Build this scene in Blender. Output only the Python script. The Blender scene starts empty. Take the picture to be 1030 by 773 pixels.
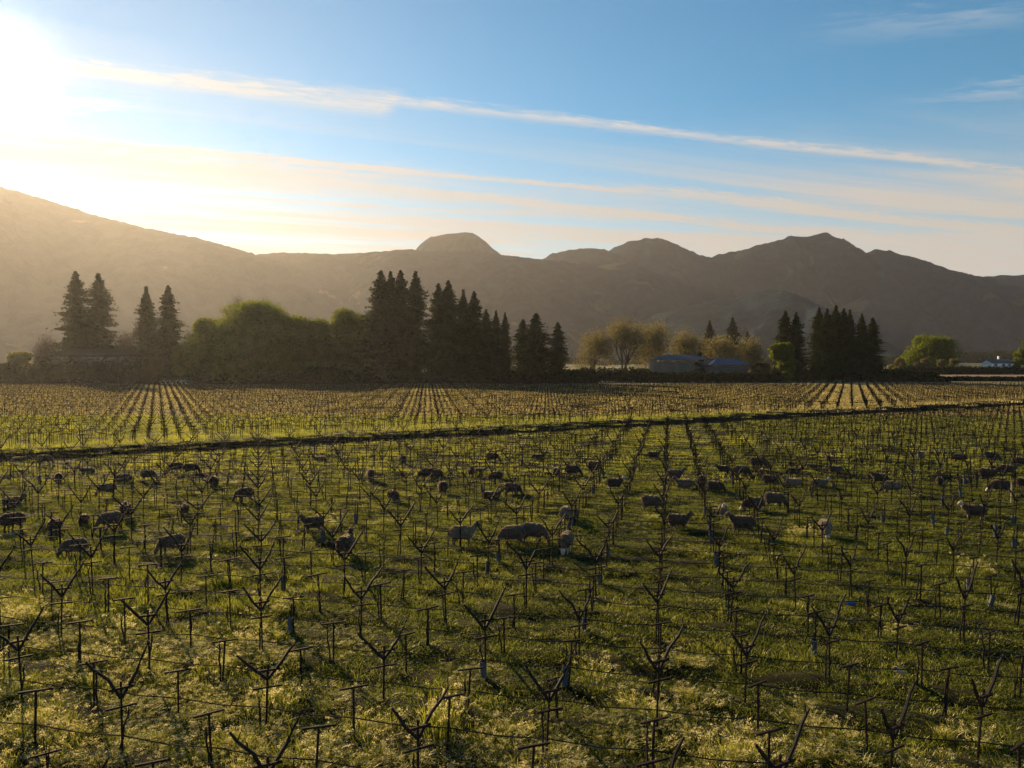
import bpy, bmesh, math, random
import numpy as np
from mathutils import Vector, Matrix, noise as mn

SC = bpy.context.scene
COL = SC.collection
R = math.radians
PI = math.pi
random.seed(7)
RNG = np.random.default_rng(11)

# ------------------------------------------------------------------ camera
F = 735.0                      # focal length in photo pixels (photo 1030 x 773)
CX, CY, HZ = 515.0, 386.5, 362.0
CAMH = 7.7
PITCH = math.atan((CY - HZ) / F)
cam_d = bpy.data.cameras.new('camera')
cam_d.sensor_fit = 'HORIZONTAL'
cam_d.sensor_width = 36.0
cam_d.lens = F / 1030.0 * 36.0
cam_d.clip_start = 0.1
cam_d.clip_end = 60000
cam = bpy.data.objects.new('camera', cam_d)
COL.objects.link(cam)
cam.location = (0, 0, CAMH)
cam.rotation_euler = (PI / 2 - PITCH, 0, 0)
SC.camera = cam

# ------------------------------------------------------------------ light
SUN_PX = (-8.0, 66.0)
_c, _s = math.cos(PITCH), math.sin(PITCH)


def ray(px, py):
    x = (px - CX) / F
    u = (CY - py) / F
    return Vector((x, _c + _s * u, -_s + _c * u))


def at(px, py, depth):
    """world point seen at photo pixel (px, py) at world depth Y"""
    d = ray(px, py)
    k = depth / d.y
    return Vector((d.x * k, depth, CAMH + d.z * k))


def ground_at(px, py, z=0.0):
    d = ray(px, py)
    k = (z - CAMH) / d.z
    return Vector((d.x * k, d.y * k, z))


sun_dir = ray(*SUN_PX).normalized()          # towards the sun
SUN_EL = math.asin(sun_dir.z)
SUN_AZ = math.atan2(sun_dir.x, sun_dir.y)    # from +Y towards +X
sun_d = bpy.data.lights.new('sun', 'SUN')
sun_d.energy = 5.0
sun_d.angle = R(0.5)
sun_d.color = (1.0, 0.72, 0.39)
sun = bpy.data.objects.new('sun', sun_d)
COL.objects.link(sun)
sun.rotation_euler = sun_dir.to_track_quat('Z', 'Y').to_euler()
sun.location = (-50, 60, 80)

SC.view_settings.view_transform = 'Standard'
SC.view_settings.look = 'None'
SC.view_settings.gamma = 1.0
SC.view_settings.use_curve_mapping = False
SC.view_settings.exposure = 1.3
SC.render.engine = 'CYCLES'
SC.cycles.max_bounces = 5
SC.cycles.diffuse_bounces = 2
SC.cycles.glossy_bounces = 1
SC.cycles.transmission_bounces = 3
SC.cycles.volume_bounces = 1
SC.cycles.transparent_max_bounces = 8
SC.cycles.sample_clamp_indirect = 4.0
SC.cycles.use_denoising = True
SC.cycles.adaptive_threshold = 0.02


# ------------------------------------------------------------------ node helpers
class NT:
    def __init__(self, tree):
        self.t = tree
        self.n = tree.nodes
        self.l = tree.links

    def node(self, kind, **kw):
        nd = self.n.new(kind)
        for k, v in kw.items():
            setattr(nd, k, v)
        return nd

    def set(self, sock, v):
        if hasattr(v, 'is_output'):
            self.l.new(v, sock)
        else:
            sock.default_value = v

    def math(self, op, a, b=0.0, c=0.0, clamp=False):
        nd = self.node('ShaderNodeMath', operation=op, use_clamp=clamp)
        self.set(nd.inputs[0], a)
        self.set(nd.inputs[1], b)
        self.set(nd.inputs[2], c)
        return nd.outputs[0]

    def smooth(self, v, a, b):
        nd = self.node('ShaderNodeMapRange', interpolation_type='SMOOTHSTEP')
        self.set(nd.inputs[0], v)
        self.set(nd.inputs[1], a)
        self.set(nd.inputs[2], b)
        nd.inputs[3].default_value = 0.0
        nd.inputs[4].default_value = 1.0
        return nd.outputs[0]

    def mix(self, f, a, b, blend='MIX'):
        nd = self.node('ShaderNodeMix', data_type='RGBA', blend_type=blend)
        self.set(nd.inputs[0], f)
        self.set(nd.inputs[6], a)
        self.set(nd.inputs[7], b)
        return nd.outputs[2]

    def xyz(self, x, y, z=0.0):
        nd = self.node('ShaderNodeCombineXYZ')
        self.set(nd.inputs[0], x)
        self.set(nd.inputs[1], y)
        self.set(nd.inputs[2], z)
        return nd.outputs[0]

    def noise(self, vec, scale, detail=4.0, rough=0.55, dist=0.0):
        nd = self.node('ShaderNodeTexNoise')
        self.set(nd.inputs['Vector'], vec)
        nd.inputs['Scale'].default_value = scale
        nd.inputs['Detail'].default_value = detail
        nd.inputs['Roughness'].default_value = rough
        nd.inputs['Distortion'].default_value = dist
        return nd.outputs[0]


def rgb(r, g, b):
    return (r, g, b, 1.0)


# ------------------------------------------------------------------ sky
world = bpy.data.worlds.new('World')
SC.world = world
world.use_nodes = True
wt = NT(world.node_tree)
wt.n.clear()
sky = wt.node('ShaderNodeTexSky', sky_type='NISHITA')
sky.sun_disc = False
sky.sun_elevation = SUN_EL
sky.sun_rotation = SUN_AZ
sky.altitude = 50
sky.air_density = 1.0
sky.dust_density = 0.0
sky.ozone_density = 4.0
hs = wt.node('ShaderNodeHueSaturation')
hs.inputs["Saturation"].default_value = 1.06
hs.inputs['Value'].default_value = 1.04
wt.l.new(wt.mix(1.0, sky.outputs[0], rgb(0.84, 1.14, 1.02), 'MULTIPLY'), hs.inputs['Color'])
SKY_STRENGTH = 0.05

tc = wt.node('ShaderNodeTexCoord')
sep = wt.node('ShaderNodeSeparateXYZ')
wt.l.new(tc.outputs['Generated'], sep.inputs[0])
dx, dy, dz = sep.outputs
zc = wt.math('MAXIMUM', dz, 0.02)
qx = wt.math('DIVIDE', dx, zc)               # position on a flat cloud deck
qy = wt.math('DIVIDE', dy, zc)


def q_of(px, py):
    d = ray(px, py)
    return Vector((d.x / d.z, d.y / d.z))


q = wt.xyz(qx, qy, 0.0)
cloud = None


def streak(p0, p1, w0, w1, amount, fade0, fade1, seed, rough=0.6, fine=9.0, warp=0.05):
    """one contrail / cirrus band: a straight soft band on the cloud deck from photo pixel p0 to p1"""
    a, b = q_of(*p0), q_of(*p1)
    d = (b - a)
    L = d.length
    d /= L
    nrm = Vector((-d.y, d.x))
    s = wt.math('ADD', wt.math('MULTIPLY', wt.math('SUBTRACT', qx, a.x), d.x),
                wt.math('MULTIPLY', wt.math('SUBTRACT', qy, a.y), d.y))
    t = wt.math('ADD', wt.math('MULTIPLY', wt.math('SUBTRACT', qx, a.x), nrm.x),
                wt.math('MULTIPLY', wt.math('SUBTRACT', qy, a.y), nrm.y))
    v = wt.xyz(wt.math('MULTIPLY', s, 0.7), wt.math('MULTIPLY', t, 2.2), seed)
    wob = wt.math('MULTIPLY', wt.math('SUBTRACT', wt.noise(wt.xyz(s, seed, 0), 0.8, 2, 0.5), 0.5), warp * 2)
    fin = wt.noise(v, fine, 5, rough, 0.4)
    t2 = wt.math('ADD', wt.math('ADD', t, wob), wt.math('MULTIPLY', wt.math('SUBTRACT', fin, 0.5), warp * 3.0))
    sl = wt.math('DIVIDE', s, L)
    w = wt.math('ADD', w0, wt.math('MULTIPLY', wt.math('MAXIMUM', wt.math('MINIMUM', sl, 1.0), 0.0), w1 - w0))
    across = wt.math('SUBTRACT', 1.0, wt.smooth(wt.math('DIVIDE', wt.math('ABSOLUTE', t2), w), 0.0, 1.0))
    along = wt.math('MULTIPLY', wt.smooth(sl, -fade0, fade0), wt.math('SUBTRACT', 1.0, wt.smooth(sl, 1.0 - fade1, 1.0 + fade1)))
    m = wt.math('MULTIPLY', across, along)
    m = wt.math('MULTIPLY', m, wt.math('ADD', 0.35, wt.math('MULTIPLY', wt.smooth(fin, 0.3, 0.7), 0.95)))
    return wt.math('MULTIPLY', m, amount)


bands = [
    streak((25, 63), (395, 106), 0.10, 0.22, 1.0, 0.06, 0.03, 3.1),
    streak((390, 101), (1060, 176), 0.10, 0.09, 0.80, 0.03, 0.2, 8.4),
    streak((-80, 128), (640, 193), 0.10, 0.08, 1.0, 0.1, 0.05, 12.2, warp=0.05),
    streak((630, 187), (1100, 246), 0.16, 0.30, 0.55, 0.08, 0.3, 17.9, warp=0.12),
    streak((430, 194), (1080, 262), 0.14, 0.22, 0.5, 0.08, 0.3, 23.3, warp=0.12),
    streak((-120, 142), (430, 180), 0.28, 0.35, 0.55, 0.2, 0.2, 31.7, warp=0.2),
    streak((-60, 112), (120, 104), 0.22, 0.08, 0.6, 0.3, 0.2, 35.0, warp=0.2),
    streak((850, 28), (1060, 12), 0.16, 0.12, 0.25, 0.4, 0.3, 41.0, warp=0.12),
    streak((930, 100), (1080, 92), 0.10, 0.12, 0.30, 0.4, 0.3, 47.0, warp=0.12),
    streak((985, 82), (1080, 78), 0.05, 0.08, 0.35, 0.3, 0.3, 52.0, warp=0.08),
]
tot = bands[0]
for b_ in bands[1:]:
    tot = wt.math('ADD', tot, b_)
# closeness to the sun
sdot = wt.node('ShaderNodeVectorMath', operation='DOT_PRODUCT')
wt.l.new(tc.outputs['Generated'], sdot.inputs[0])
sdot.inputs[1].default_value = sun_dir
cosg = wt.math('MAXIMUM', sdot.outputs['Value'], 0.0)
near1 = wt.math('POWER', cosg, 12.0)
near2 = wt.math('POWER', cosg, 90.0)
near3 = wt.math('POWER', cosg, 900.0)
# thin high cirrus, drawn out along the wind, thick low over the hills
wd = Vector((0.94, 0.34))
cs = wt.math('ADD', wt.math('MULTIPLY', qx, wd.x), wt.math('MULTIPLY', qy, wd.y))
ct = wt.math('ADD', wt.math('MULTIPLY', qx, -wd.y), wt.math('MULTIPLY', qy, wd.x))
cir = wt.noise(wt.xyz(wt.math('MULTIPLY', cs, 0.2), wt.math('MULTIPLY', ct, 1.5), 3.0), 1.0, 9, 0.66, 0.5)
low = wt.math('SUBTRACT', 1.0, wt.smooth(dz, 0.16, wt.math('ADD', 0.33, wt.math('MULTIPLY', near1, 0.1))))
cirm = wt.math('MULTIPLY', wt.smooth(cir, 0.40, 0.66), low)
tot = wt.math('ADD', tot, wt.math('MULTIPLY', cirm, 0.75))
veil = wt.math('MULTIPLY', wt.math('SUBTRACT', 1.0, wt.smooth(dz, 0.10, 0.32)), 0.7)
tot = wt.math('ADD', tot, veil)
tot = wt.math('MINIMUM', wt.math('MULTIPLY', tot, 0.95), 0.96)

cl_k = wt.math('ADD', wt.math('ADD', 5.0, wt.math('MULTIPLY', near1, 0.0)), wt.math('MULTIPLY', near2, 0.5))
cl_col = wt.mix(wt.smooth(dz, 0.16, 0.34), rgb(1.0, 0.885, 0.765), rgb(0.97, 1.01, 1.04))
cl_rad = wt.node('ShaderNodeVectorMath', operation='SCALE')
wt.l.new(cl_col, cl_rad.inputs[0])
wt.l.new(cl_k, cl_rad.inputs['Scale'])
base = wt.mix(tot, hs.outputs[0], cl_rad.outputs[0])
# aureole of the sun in the hazy air
au = wt.node('ShaderNodeVectorMath', operation='SCALE')
au.inputs[0].default_value = (1.0, 0.86, 0.62)
wt.set(au.inputs['Scale'], wt.math('ADD', wt.math('ADD', wt.math('MULTIPLY', near1, 0.0), wt.math('MULTIPLY', near2, 0.0)),
                                    wt.math('MULTIPLY', near3, 8.0)))
addn = wt.node('ShaderNodeVectorMath', operation='ADD')
wt.l.new(base, addn.inputs[0])
wt.l.new(au.outputs[0], addn.inputs[1])
bg = wt.node('ShaderNodeBackground')
bg.inputs['Strength'].default_value = SKY_STRENGTH
wt.l.new(addn.outputs[0], bg.inputs['Color'])
wo = wt.node('ShaderNodeOutputWorld')
wt.l.new(bg.outputs[0], wo.inputs['Surface'])

HAZE_DENSITY = 5.0e-5
HAZE_ANISO = 0.62


# ------------------------------------------------------------------ object helpers
def tag(o, label=None, cat=None, group=None, kind=None):
    if label:
        o['label'] = label
    if cat:
        o['category'] = cat
    if group:
        o['group'] = group
    if kind:
        o['kind'] = kind
    return o


def link(name, mesh, parent=None):
    o = bpy.data.objects.new(name, mesh)
    COL.objects.link(o)
    if parent is not None:
        o.parent = parent
    return o


def empty(name, loc=(0, 0, 0), rz=0.0, scale=(1, 1, 1)):
    o = bpy.data.objects.new(name, None)
    o.empty_display_size = 0.2
    COL.objects.link(o)
    o.location = loc
    o.rotation_euler = (0, 0, rz)
    o.scale = scale
    return o


def copy_tree(root):
    c = root.copy()
    COL.objects.link(c)
    for ch in root.children:
        d = ch.copy()
        COL.objects.link(d)
        d.parent = c
        for g in ch.children:
            e = g.copy()
            COL.objects.link(e)
            e.parent = d
    return c


class MB:
    """collects pieces of one mesh"""

    def __init__(self):
        self.v, self.f, self.m = [], [], []

    def add(self, verts, faces, mi=0):
        o = len(self.v)
        self.v.extend([tuple(p) for p in verts])
        self.f.extend([tuple(i + o for i in fc) for fc in faces])
        self.m.extend([mi] * len(faces))

    def box(self, c, size, rz=0.0, mi=0):
        hx, hy, hz = (s / 2 for s in size)
        ca, sa = math.cos(rz), math.sin(rz)
        vs = []
        for z in (-hz, hz):
            for x, y in ((-hx, -hy), (hx, -hy), (hx, hy), (-hx, hy)):
                vs.append((c[0] + x * ca - y * sa, c[1] + x * sa + y * ca, c[2] + z))
        self.add(vs, [(3, 2, 1, 0), (4, 5, 6, 7), (0, 1, 5, 4), (1, 2, 6, 5), (2, 3, 7, 6), (3, 0, 4, 7)], mi)

    def tube(self, pts, rad, n=6, cap=True, mi=0):
        pts = [Vector(p) for p in pts]
        if not hasattr(rad, '__len__'):
            rad = [rad] * len(pts)
        rings = []
        for i, p in enumerate(pts):
            t = (pts[min(i + 1, len(pts) - 1)] - pts[max(i - 1, 0)])
            t = t.normalized() if t.length > 1e-9 else Vector((0, 0, 1))
            a = Vector((0, 0, 1)) if abs(t.z) < 0.9 else Vector((1, 0, 0))
            u = t.cross(a).normalized()
            w = t.cross(u)
            rings.append([p + (u * math.cos(2 * PI * k / n) + w * math.sin(2 * PI * k / n)) * rad[i] for k in range(n)])
        vs = [p for r in rings for p in r]
        fs = []
        for i in range(len(pts) - 1):
            for k in range(n):
                a, b = i * n + k, i * n + (k + 1) % n
                fs.append((a, b, b + n, a + n))
        if cap:
            fs.append(tuple(range(n - 1, -1, -1)))
            fs.append(tuple(range((len(pts) - 1) * n, len(pts) * n)))
        self.add(vs, fs, mi)

    def mesh(self, name, mats, smooth=False):
        me = bpy.data.meshes.new(name)
        me.from_pydata(self.v, [], self.f)
        if not isinstance(mats, (list, tuple)):
            mats = [mats]
        for m in mats:
            me.materials.append(m)
        if len(mats) > 1:
            me.polygons.foreach_set('material_index', self.m)
        if smooth:
            me.polygons.foreach_set('use_smooth', [True] * len(me.polygons))
        me.update()
        return me

    def build(self, name, mats, parent=None, smooth=False):
        return link(name, self.mesh(name, mats, smooth), parent)


def np_mesh(name, V, Q, mats, smooth=False, tris=None):
    """mesh from arrays: V (n,3), Q (m,4) quads and / or tris (k,3)"""
    me = bpy.data.meshes.new(name)
    nq = 0 if Q is None else len(Q)
    nt = 0 if tris is None else len(tris)
    me.vertices.add(len(V))
    me.vertices.foreach_set('co', np.asarray(V, np.float32).ravel())
    idx = []
    if nq:
        idx.append(np.asarray(Q, np.int32).ravel())
    if nt:
        idx.append(np.asarray(tris, np.int32).ravel())
    idx = np.concatenate(idx)
    me.loops.add(len(idx))
    me.loops.foreach_set('vertex_index', idx)
    me.polygons.add(nq + nt)
    starts = np.concatenate([np.arange(nq) * 4, nq * 4 + np.arange(nt) * 3]).astype(np.int32)
    me.polygons.foreach_set('loop_start', starts)
    if not isinstance(mats, (list, tuple)):
        mats = [mats]
    for m in mats:
        me.materials.append(m)
    me.update(calc_edges=True)
    me.validate()
    if smooth:
        me.polygons.foreach_set('use_smooth', [True] * len(me.polygons))
    return me


def fattr(me, name, data):
    a = me.attributes.new(name, 'FLOAT', 'POINT')
    a.data.foreach_set('value', np.asarray(data, np.float32).ravel())


# ------------------------------------------------------------------ materials
def mat(name):
    m = bpy.data.materials.new(name)
    m.use_nodes = True
    nt = NT(m.node_tree)
    nt.n.clear()
    out = nt.node('ShaderNodeOutputMaterial')
    return m, nt, out


def principled(name, c1, c2, scale, rough=0.7, metallic=0.0, bump=0.0, bscale=None, obj=True, spec=0.3):
    m, nt, out = mat(name)
    p = nt.node('ShaderNodeBsdfPrincipled')
    if obj:
        vec = nt.node('ShaderNodeTexCoord').outputs['Object']
    else:
        vec = nt.node('ShaderNodeNewGeometry').outputs['Position']
    n = nt.noise(vec, scale, 5, 0.6)
    nt.set(p.inputs['Base Color'], nt.mix(nt.smooth(n, 0.35, 0.65), rgb(*c1), rgb(*c2)))
    p.inputs['Roughness'].default_value = rough
    p.inputs['Metallic'].default_value = metallic
    p.inputs['Specular IOR Level'].default_value = spec
    if bump:
        b = nt.node('ShaderNodeBump')
        b.inputs['Strength'].default_value = bump
        nt.set(b.inputs['Height'], nt.noise(vec, bscale or scale * 4, 5, 0.65))
        nt.l.new(b.outputs[0], p.inputs['Normal'])
    nt.l.new(p.outputs[0], out.inputs[0])
    return m


def leafy(name, c1, c2, c3=None, scale=0.3, trans=0.45, tip=None, tipcol=None, sheen=0.0):
    """leaf / blade material: diffuse + translucent, colour varied through the world"""
    m, nt, out = mat(name)
    pos = nt.node('ShaderNodeNewGeometry').outputs['Position']
    col = nt.mix(nt.smooth(nt.noise(pos, scale, 4, 0.6), 0.35, 0.65), rgb(*c1), rgb(*c2))
    if c3:
        col = nt.mix(nt.smooth(nt.noise(pos, scale * 0.13, 3, 0.6), 0.42, 0.68), col, rgb(*c3))
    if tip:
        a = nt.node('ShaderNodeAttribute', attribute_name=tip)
        col = nt.mix(a.outputs['Fac'], col, rgb(*tipcol))  # pale tips over dark bases paint the low sun along each blade
    d = nt.node('ShaderNodeBsdfDiffuse')
    t = nt.node('ShaderNodeBsdfTranslucent')
    nt.l.new(col, d.inputs[0])
    nt.l.new(col, t.inputs[0])
    mx = nt.node('ShaderNodeMixShader')
    mx.inputs[0].default_value = trans
    nt.l.new(d.outputs[0], mx.inputs[1])
    nt.l.new(t.outputs[0], mx.inputs[2])
    res = mx.outputs[0]
    if sheen:
        # waxy blades glint towards a low sun
        gl = nt.node('ShaderNodeBsdfGlossy')
        gl.inputs['Color'].default_value = rgb(0.95, 0.92, 0.7)
        gl.inputs['Roughness'].default_value = 0.48
        lw = nt.node('ShaderNodeLayerWeight')
        lw.inputs[0].default_value = 0.35
        mg = nt.node('ShaderNodeMixShader')
        nt.set(mg.inputs[0], nt.math('MULTIPLY', lw.outputs['Fresnel'], sheen))
        nt.l.new(res, mg.inputs[1])
        nt.l.new(gl.outputs[0], mg.inputs[2])
        res = mg.outputs[0]
    nt.l.new(res, out.inputs[0])
    return m


M = {}
M['soil'] = principled('soil', (0.045, 0.04, 0.02), (0.075, 0.072, 0.03), 1.5, 0.95, obj=False, bump=0.6, bscale=6, spec=0.1)
M['steel'] = principled('weathered_steel', (0.012, 0.008, 0.007), (0.03, 0.017, 0.013), 9, 0.85, 0.0, spec=0.15)
M['arm'] = principled('dark_wood', (0.010, 0.008, 0.007), (0.022, 0.016, 0.013), 12, 0.8)
M['bark'] = principled('bark', (0.05, 0.038, 0.03), (0.09, 0.068, 0.05), 3, 0.95, bump=0.5)
M['vine'] = principled('vine_bark', (0.013, 0.010, 0.008), (0.028, 0.02, 0.015), 14, 0.95)
M['tube'] = principled('grow_tube', (0.05, 0.058, 0.075), (0.085, 0.098, 0.12), 4, 0.6)
M['tube_blue'] = principled('blue_plastic', (0.02, 0.06, 0.20), (0.03, 0.09, 0.26), 4, 0.8)
M['tube_pale'] = principled('pale_plastic', (0.42, 0.31, 0.27), (0.52, 0.40, 0.35), 4, 0.8)
M['hose'] = principled('black_hose', (0.012, 0.012, 0.012), (0.024, 0.022, 0.02), 3, 0.85, spec=0.1)
M['wire'] = principled('galvanised_wire', (0.07, 0.065, 0.06), (0.11, 0.10, 0.09), 3, 0.6, 0.2)
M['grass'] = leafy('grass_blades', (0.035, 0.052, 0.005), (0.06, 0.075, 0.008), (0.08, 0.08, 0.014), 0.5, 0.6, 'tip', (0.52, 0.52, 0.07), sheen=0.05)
M['lush'] = leafy('shade_green_blades', (0.016, 0.028, 0.003), (0.03, 0.042, 0.005), (0.04, 0.045, 0.008), 0.5, 0.6, 'tip', (0.36, 0.40, 0.045), sheen=0.03)  # darker blades that carry the loss of light towards the right
M['straw'] = leafy('dry_glow_blades', (0.12, 0.115, 0.025), (0.17, 0.15, 0.045), (0.19, 0.155, 0.06), 0.12, 0.6, 'tip', (0.50, 0.41, 0.15), sheen=0.05)  # dry far grass, turned paler gold to hold the backlit glow
M['seed'] = leafy('seed_heads', (0.46, 0.40, 0.16), (0.60, 0.54, 0.28), None, 2.0, 0.58)
M['redwood'] = leafy('conifer_needles', (0.018, 0.027, 0.011), (0.036, 0.046, 0.016), None, 0.5, 0.32)
M['oak'] = leafy('broad_leaves', (0.085, 0.115, 0.009), (0.14, 0.16, 0.014), None, 0.35, 0.58)
M['hedge'] = leafy('hedge_leaves', (0.016, 0.022, 0.010), (0.032, 0.038, 0.015), None, 0.4, 0.2)
M['willow'] = leafy('willow_leaves', (0.13, 0.11, 0.04), (0.19, 0.16, 0.06), None, 0.4, 0.45)
M['litbush'] = leafy('sunlit_leaves', (0.20, 0.19, 0.03), (0.30, 0.26, 0.05), None, 0.4, 0.5)  # leaf colour brightened to yellow so the bushes look sunlit
fm, ft, fout = mat('haze_blue_forest')
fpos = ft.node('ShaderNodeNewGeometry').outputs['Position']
fc = ft.mix(ft.smooth(ft.noise(fpos, 0.03, 6, 0.7), 0.4, 0.62), rgb(0.009, 0.022, 0.033), rgb(0.019, 0.034, 0.043))  # blue of distant haze painted into the tree cover
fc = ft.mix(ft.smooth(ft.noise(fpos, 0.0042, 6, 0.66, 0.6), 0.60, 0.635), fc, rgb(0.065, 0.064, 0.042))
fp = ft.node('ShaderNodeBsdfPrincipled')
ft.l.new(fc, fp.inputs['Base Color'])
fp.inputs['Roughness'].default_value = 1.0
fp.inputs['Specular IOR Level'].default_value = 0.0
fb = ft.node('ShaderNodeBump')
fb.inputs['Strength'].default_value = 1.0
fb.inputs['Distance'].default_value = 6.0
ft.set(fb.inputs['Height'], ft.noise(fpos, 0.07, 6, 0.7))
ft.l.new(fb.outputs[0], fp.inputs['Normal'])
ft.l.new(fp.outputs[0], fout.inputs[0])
M['haze_blue_forest'] = fm
M['roof_slate'] = principled('slate_roof', (0.04, 0.048, 0.07), (0.06, 0.072, 0.095), 1.2, 0.7)
M['roof_blue'] = principled('blue_metal_roof', (0.03, 0.045, 0.09), (0.045, 0.065, 0.12), 1.0, 0.5)
M['roof_brown'] = principled('brown_roof', (0.04, 0.032, 0.026), (0.06, 0.048, 0.038), 1.0, 1.0, spec=0.0)
M['wall_grey'] = principled('grey_wall', (0.09, 0.09, 0.088), (0.12, 0.118, 0.11), 0.8, 0.85)
M['wall_tan'] = principled('tan_wall', (0.16, 0.13, 0.10), (0.2, 0.165, 0.13), 0.8, 0.85)
M['wall_white'] = principled('white_wall', (0.72, 0.70, 0.65), (0.8, 0.78, 0.72), 0.8, 0.8)
M['pane'] = principled('window_glass', (0.02, 0.025, 0.03), (0.04, 0.045, 0.05), 1.0, 0.12, spec=0.6)
M['timber'] = principled('grey_timber', (0.16, 0.14, 0.12), (0.24, 0.21, 0.18), 2.0, 0.85)


# ------------------------------------------------------------------ terrain
P_DIR = Vector((0.212, 0.9773))        # across the rows, away from the camera
R_DIR = Vector((-0.9773, 0.212))       # along the rows (the hoses)
C_DIR = Vector((0.885, 0.465))         # how the crossbars point
S_ROW, H_ROW = 2.0, 1.634
ORG = Vector((-1.633, 12.50))
DITCH_P = Vector((-11.0, 70.5))
DITCH_D = Vector((0.88, 0.475)).normalized()
DITCH_N = Vector((-DITCH_D.y, DITCH_D.x))
FIELD_END = 222.0


def ditch_t(x, y):
    return (x - DITCH_P.x) * DITCH_N.x + (y - DITCH_P.y) * DITCH_N.y


def hgt(x, y):
    z = 0.08 * mn.noise(Vector((x * 0.25, y * 0.25, 0))) + 0.13 * mn.noise(Vector((x * 0.62, y * 0.9, 4.0)))
    if 0 < y < 232:
        # low berms thrown up along the rows, broken and uneven
        rr = (P_DIR.x * (x - ORG.x) + P_DIR.y * (y - ORG.y)) + 0.35 * mn.noise(Vector((x * 0.35, y * 0.35, 6.0)))
        z += 0.105 * math.cos(2 * PI * rr / H_ROW) * (0.8 + 0.9 * mn.noise(Vector((x * 0.22, y * 0.22, 12.0))))
    t = ditch_t(x, y)
    if abs(t) < 12:
        # the farther field sits on a low bank with a dry ditch at its foot
        w = 0.25 * mn.noise(Vector((x * 0.11, y * 0.11, 9.0)))
        t += w
        z += -0.35 * math.exp(-((t + 0.6) / 0.8) ** 2)
        z += 0.55 / (1 + math.exp(-(t - 0.7) * 5.0)) * (1.0 if t < 2 else max(0.0, 1 - (t - 2) / 10))
    return z if y < 260 else z * 0.3


def graded(stops):
    out = []
    for a, b, st in stops:
        n = max(1, int(round((b - a) / st)))
        out += [a + (b - a) * i / n for i in range(n)]
    out.append(stops[-1][1])
    return out


ys = graded([(-400, -20, 40), (-20, 8, 4), (8, 62, 0.33), (62, 160, 0.6), (160, 235, 1.6), (235, 500, 30), (500, 2000, 250), (2000, 16000, 2000)])
xs = graded([(-12000, -2000, 2000), (-2000, -400, 200), (-400, -160, 20), (-160, -60, 2.5), (-60, 120, 0.5), (120, 180, 2.5), (180, 400, 20), (400, 2000, 200), (2000, 12000, 2000)])
V = np.array([(x, y, hgt(x, y)) for y in ys for x in xs], np.float32)
nx = len(xs)
ii = np.arange((len(ys) - 1) * (nx - 1))
r0 = ii // (nx - 1) * nx + ii % (nx - 1)
Q = np.stack([r0, r0 + 1, r0 + 1 + nx, r0 + nx], 1)

gm, gt, gout = mat('field_ground')
pos = gt.node('ShaderNodeNewGeometry').outputs['Position']
sp = gt.node('ShaderNodeSeparateXYZ')
gt.l.new(pos, sp.inputs[0])
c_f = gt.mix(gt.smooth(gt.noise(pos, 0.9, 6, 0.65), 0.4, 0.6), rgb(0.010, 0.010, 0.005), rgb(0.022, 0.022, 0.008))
c_v = gt.mix(gt.smooth(gt.noise(pos, 0.012, 4, 0.6), 0.42, 0.6), rgb(0.10, 0.105, 0.05), rgb(0.22, 0.19, 0.11))  # dry valley fields, paled to read as a band of mist
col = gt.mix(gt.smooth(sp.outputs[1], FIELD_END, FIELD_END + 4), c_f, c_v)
gp = gt.node('ShaderNodeBsdfPrincipled')
gt.l.new(col, gp.inputs['Base Color'])
gp.inputs['Roughness'].default_value = 1.0
gp.inputs['Specular IOR Level'].default_value = 0.05
gb = gt.node('ShaderNodeBump')
gb.inputs['Strength'].default_value = 0.7
gt.set(gb.inputs['Height'], gt.noise(pos, 5, 5, 0.65))
gt.l.new(gb.outputs[0], gp.inputs['Normal'])
gt.l.new(gp.outputs[0], gout.inputs[0])
tag(link('ground', np_mesh('ground', V, Q, gm, True)), kind='structure')


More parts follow.
